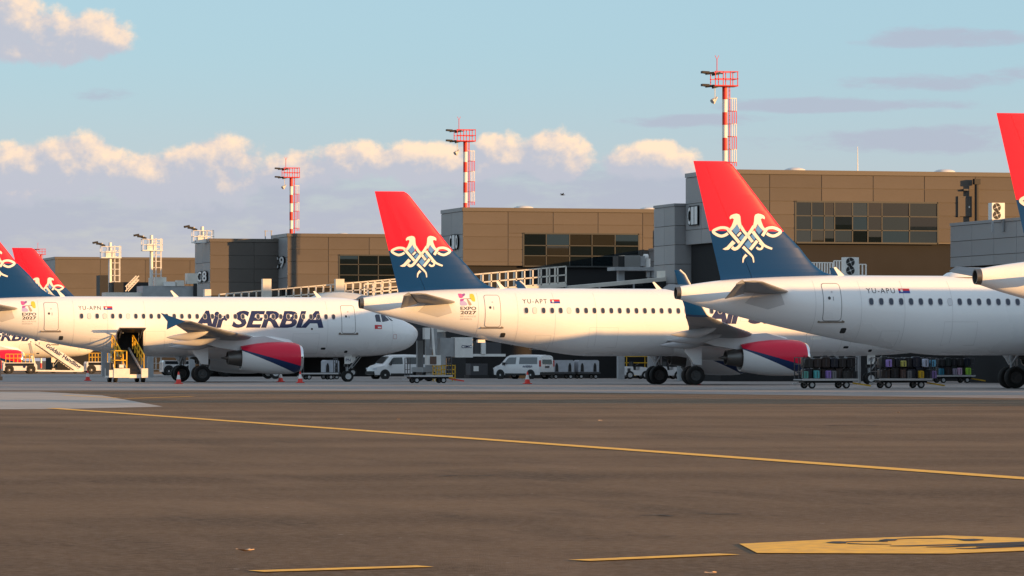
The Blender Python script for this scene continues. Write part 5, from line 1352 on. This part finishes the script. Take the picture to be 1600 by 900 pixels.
def service_truck(label, px0, px1, n, top, rail=True):
    a, b_ = PN(px0, 0, n).x, PN(px1, 0, n).x; L = b_-a
    e = empty('service_truck', ((a+b_)/2, n, 0), 0, label, 'truck', 'low service trucks in the distance')
    prof = [(-L/2, .35), (L/2, .35), (L/2, .95), (L/2-.25, top), (-L/2+.1, top), (-L/2, top-.2)]
    link('body', MB().use(VWHITE).prism(prof, lambda p: (p[0], -1.0, p[1]), lambda p: (p[0], 1.0, p[1])).mesh('body'), e)
    link('dark_band', MB().use(VGLASS).box2((-L/2+.2, -1.012, top-.38), (L/2-.35, -1.003, top-.08)).mesh('dark_band'), e)
    for x in (-L*.32, L*.32):
        link('wheel_arch', MB().use(BLACK).cyl((x, -1.02, .5), (x, -.9, .5), .52, n=20).mesh('wheel_arch'), e)
        for y in (-.92, .92): link('wheel', cached('stw', lambda: wheel_mesh(.42, .28)), e, (x, y, .42))
    link('emblem', MB().use(TITLE).cyl((L*.12, -1.015, .8), (L*.12, -1.0, .8), .16, n=14).box2((L*.2, -1.01, .74), (L*.36, -1.0, .86)).mesh('emblem'), e)
    if rail:
        g = MB().use(YELL); k = 7
        for i in range(k+1):
            x = -L/2+.3+(L-.7)*i/k; g.bar((x, -.9, top), (x, -.9, top+.95), .06)
        for z in (top+.5, top+.95): g.bar((-L/2+.3, -.9, z), (L/2-.4, -.9, z), .06)
        link('roof_rail', g.mesh('roof_rail'), e)
    return e
service_truck('low white service truck at the far left edge below the distant fuselage', 3, 56, 478, 1.25)
service_truck('low white service truck with yellow rails left of the belt loader', 133, 176, 474, 1.35)
service_truck('white truck seen behind the main wheels of YU-APN', 252, 302, 420, 1.5, False)

def tractor(label, px0, px1, py, paint, cat='tractor', name='tow_tractor'):
    p0, p1 = PG(px0, py), PG(px1, py); c = (p0+p1)/2; L = (p1-p0).length*.98
    e = empty(name, (c.x, c.y, 0), 0, label, cat, 'tow tractors')
    prof = [(-L/2, .3), (L/2, .3), (L/2, .75), (L/2-.2, .92), (L*.12, .98), (L*.08, .72), (-L*.18, .72), (-L*.2, 1.0), (-L/2+.06, 1.02), (-L/2, .9)]
    link('body', MB().use(paint).prism(prof, lambda p: (p[0], -.72, p[1]), lambda p: (p[0], .72, p[1])).mesh('body'), e)
    for x in (-L*.32, L*.30):
        for y in (-.7, .7): link('wheel', cached('ttw', lambda: wheel_mesh(.33, .22)), e, (x, y, .33))
    link('seat', MB().use(BLACK).box2((-.2*L, -.5, .72), (-.05*L, .5, .95)).box2((-.2*L, -.5, .9), (-.15*L, .5, 1.4)).mesh('seat'), e)
    link('steering_wheel', MB().use(BLACK).cyl((.09*L, -.1, .98), (.05*L, -.1, 1.15), .03, n=8).cyl((.05*L, -.1, 1.15), (.045*L, -.1, 1.17), .2, n=16).mesh('steering_wheel'), e)
    link('number_board', MB().use(DGREY).box2((-L*.42, -.735, .62), (-L*.30, -.722, .86)).mesh('number_board'), e)
    link('headlight', MB().use(LAMPW).box2((L/2-.02, -.6, .6), (L/2+.03, -.4, .75)).mesh('headlight'), e)
    return e
tractor('white tow tractor left of the main wheels of YU-APT', 972, 1014, 592.3, VWHITE)
tractor('white tractor half hidden behind the right main wheel of YU-APT', 1026, 1064, 592.6, VWHITE)
tractor('low yellow tractor between the main wheels and engine of YU-APT', 1098, 1150, 592.0, YELL)

def container(label, px0, px1, n):
    a, b_ = PN(px0, 0, n).x, PN(px1, 0, n).x; L = b_-a; z0, z1 = .55, 1.52
    e = empty('baggage_container', ((a+b_)/2, n, 0), 0, label, 'container', 'grey containers on dollies')
    m_ = mat('container_grey', (.40, .42, .46), .5, noise=.08)
    prof = [(-L/2, z0), (L/2, z0), (L/2, z1-.1), (L/2-.12, z1), (-L/2+.12, z1), (-L/2, z1-.1)]
    link('shell', MB().use(m_).prism(prof, lambda p: (p[0], 0, p[1]), lambda p: (p[0], 1.5, p[1])).mesh('shell'), e)
    for x in (-L*.32, L*.30):
        o = [(x+dx, z) for dx, z in ((-.14, z0+.02), (.14, z0+.02), (.12, z0+.5), (.05, z0+.72), (-.05, z0+.72), (-.12, z0+.5))]
        link('slot', MB().use(BLACK).prism(o, lambda p: (p[0], -.015, p[1]), lambda p: (p[0], .01, p[1])).mesh('slot'), e)
    link('dolly_deck', MB().use(DGREY).box2((-L/2-.1, -.1, .40), (L/2+.1, 1.6, .54)).mesh('dolly_deck'), e)
    for x in (-L*.35, L*.35):
        for y in (.1, 1.4): link('wheel', cached('dw', lambda: wheel_mesh(.19, .14)), e, (x, y, .19))
container('light grey baggage container right behind the white van', 864, 897, 335)
container('light grey baggage container at the middle of the airliner belly', 904, 936, 335)
def rack(label, px0, px1, py0, py1, n):
    p, q = PN(px0, py1, n), PN(px1, py0, n); w, h = q.x-p.x, q.z
    m = MB().use(YELL)
    for x in (0, w):
        for y in (0, .8): m.bar((x, y, 0), (x, y, h), .07)
    for i in range(4):
        z = .25+(h-.3)*i/3
        for y in (0, .8): m.bar((0, y, z), (w, y, z), .07)
        for x in (0, w): m.bar((x, 0, z), (x, .8, z), .07)
    link('step_platform', m.mesh('step_platform'), None, (p.x, n, 0), 0, label, 'platform', 'yellow step platforms')
rack('yellow step platform behind the flat trolley, left one', 681, 690, 571, 590, 296)
rack('yellow step platform behind the flat trolley beside the white cabinet', 694, 711, 570, 588, 298)
rack('yellow steps behind the white tow tractor under the belly fairing', 979, 1012, 556, 590, 341)
# a bird over the middle pier
p = PN(879, 304.5, 420); m = MB().use(BLACK)
m.loft([[(-.30+.6*i/6, .07*math.sin(math.pi*i/6)*math.cos(t*math.pi/3), .07*math.sin(math.pi*i/6)*math.sin(t*math.pi/3)) for t in range(6)] for i in range(7)])
m.add([(.08, 0, .02), (-.1, 0, .02), (-.12, -.55, .16), (.0, -.55, .18), (-.12, .55, .16), (.0, .55, .18)], [(0, 1, 2, 3), (1, 0, 5, 4)])
link('bird', m.mesh('bird', True), None, p, 0, 'small dark bird flying above the middle pier roof', 'bird')
# more equipment in the shade behind the airliners
trolley('empty dark trolley behind the engine of YU-APT, left one', 1172, 593.0, 2.8, barc=DGREY)
trolley('empty dark trolley behind the engine of YU-APT, right one', 1222, 593.4, 2.8, barc=DGREY)
trolley('empty dark trolley beyond the nose wheel of YU-APN', 500, 593.2, 2.8, barc=DGREY)
container('light grey container on a dolly under the nose of YU-APN', 508, 530, 330)
tractor('white tow tractor behind the loaded trolley at the back', 1530, 1570, 595.5, VWHITE)
thing_boxes('ground_power_unit', 'dark ground power unit with pale panel in shade left of the white van', 'generator', 326,
    [(735, 568, 762, 588, 1.5, DGREY, 'housing'), (740, 572, 748, 580, .04, WPAINT, 'control_panel', -.05), (733, 586, 764, 590.5, 1.6, BLACK, 'chassis', -.08)])
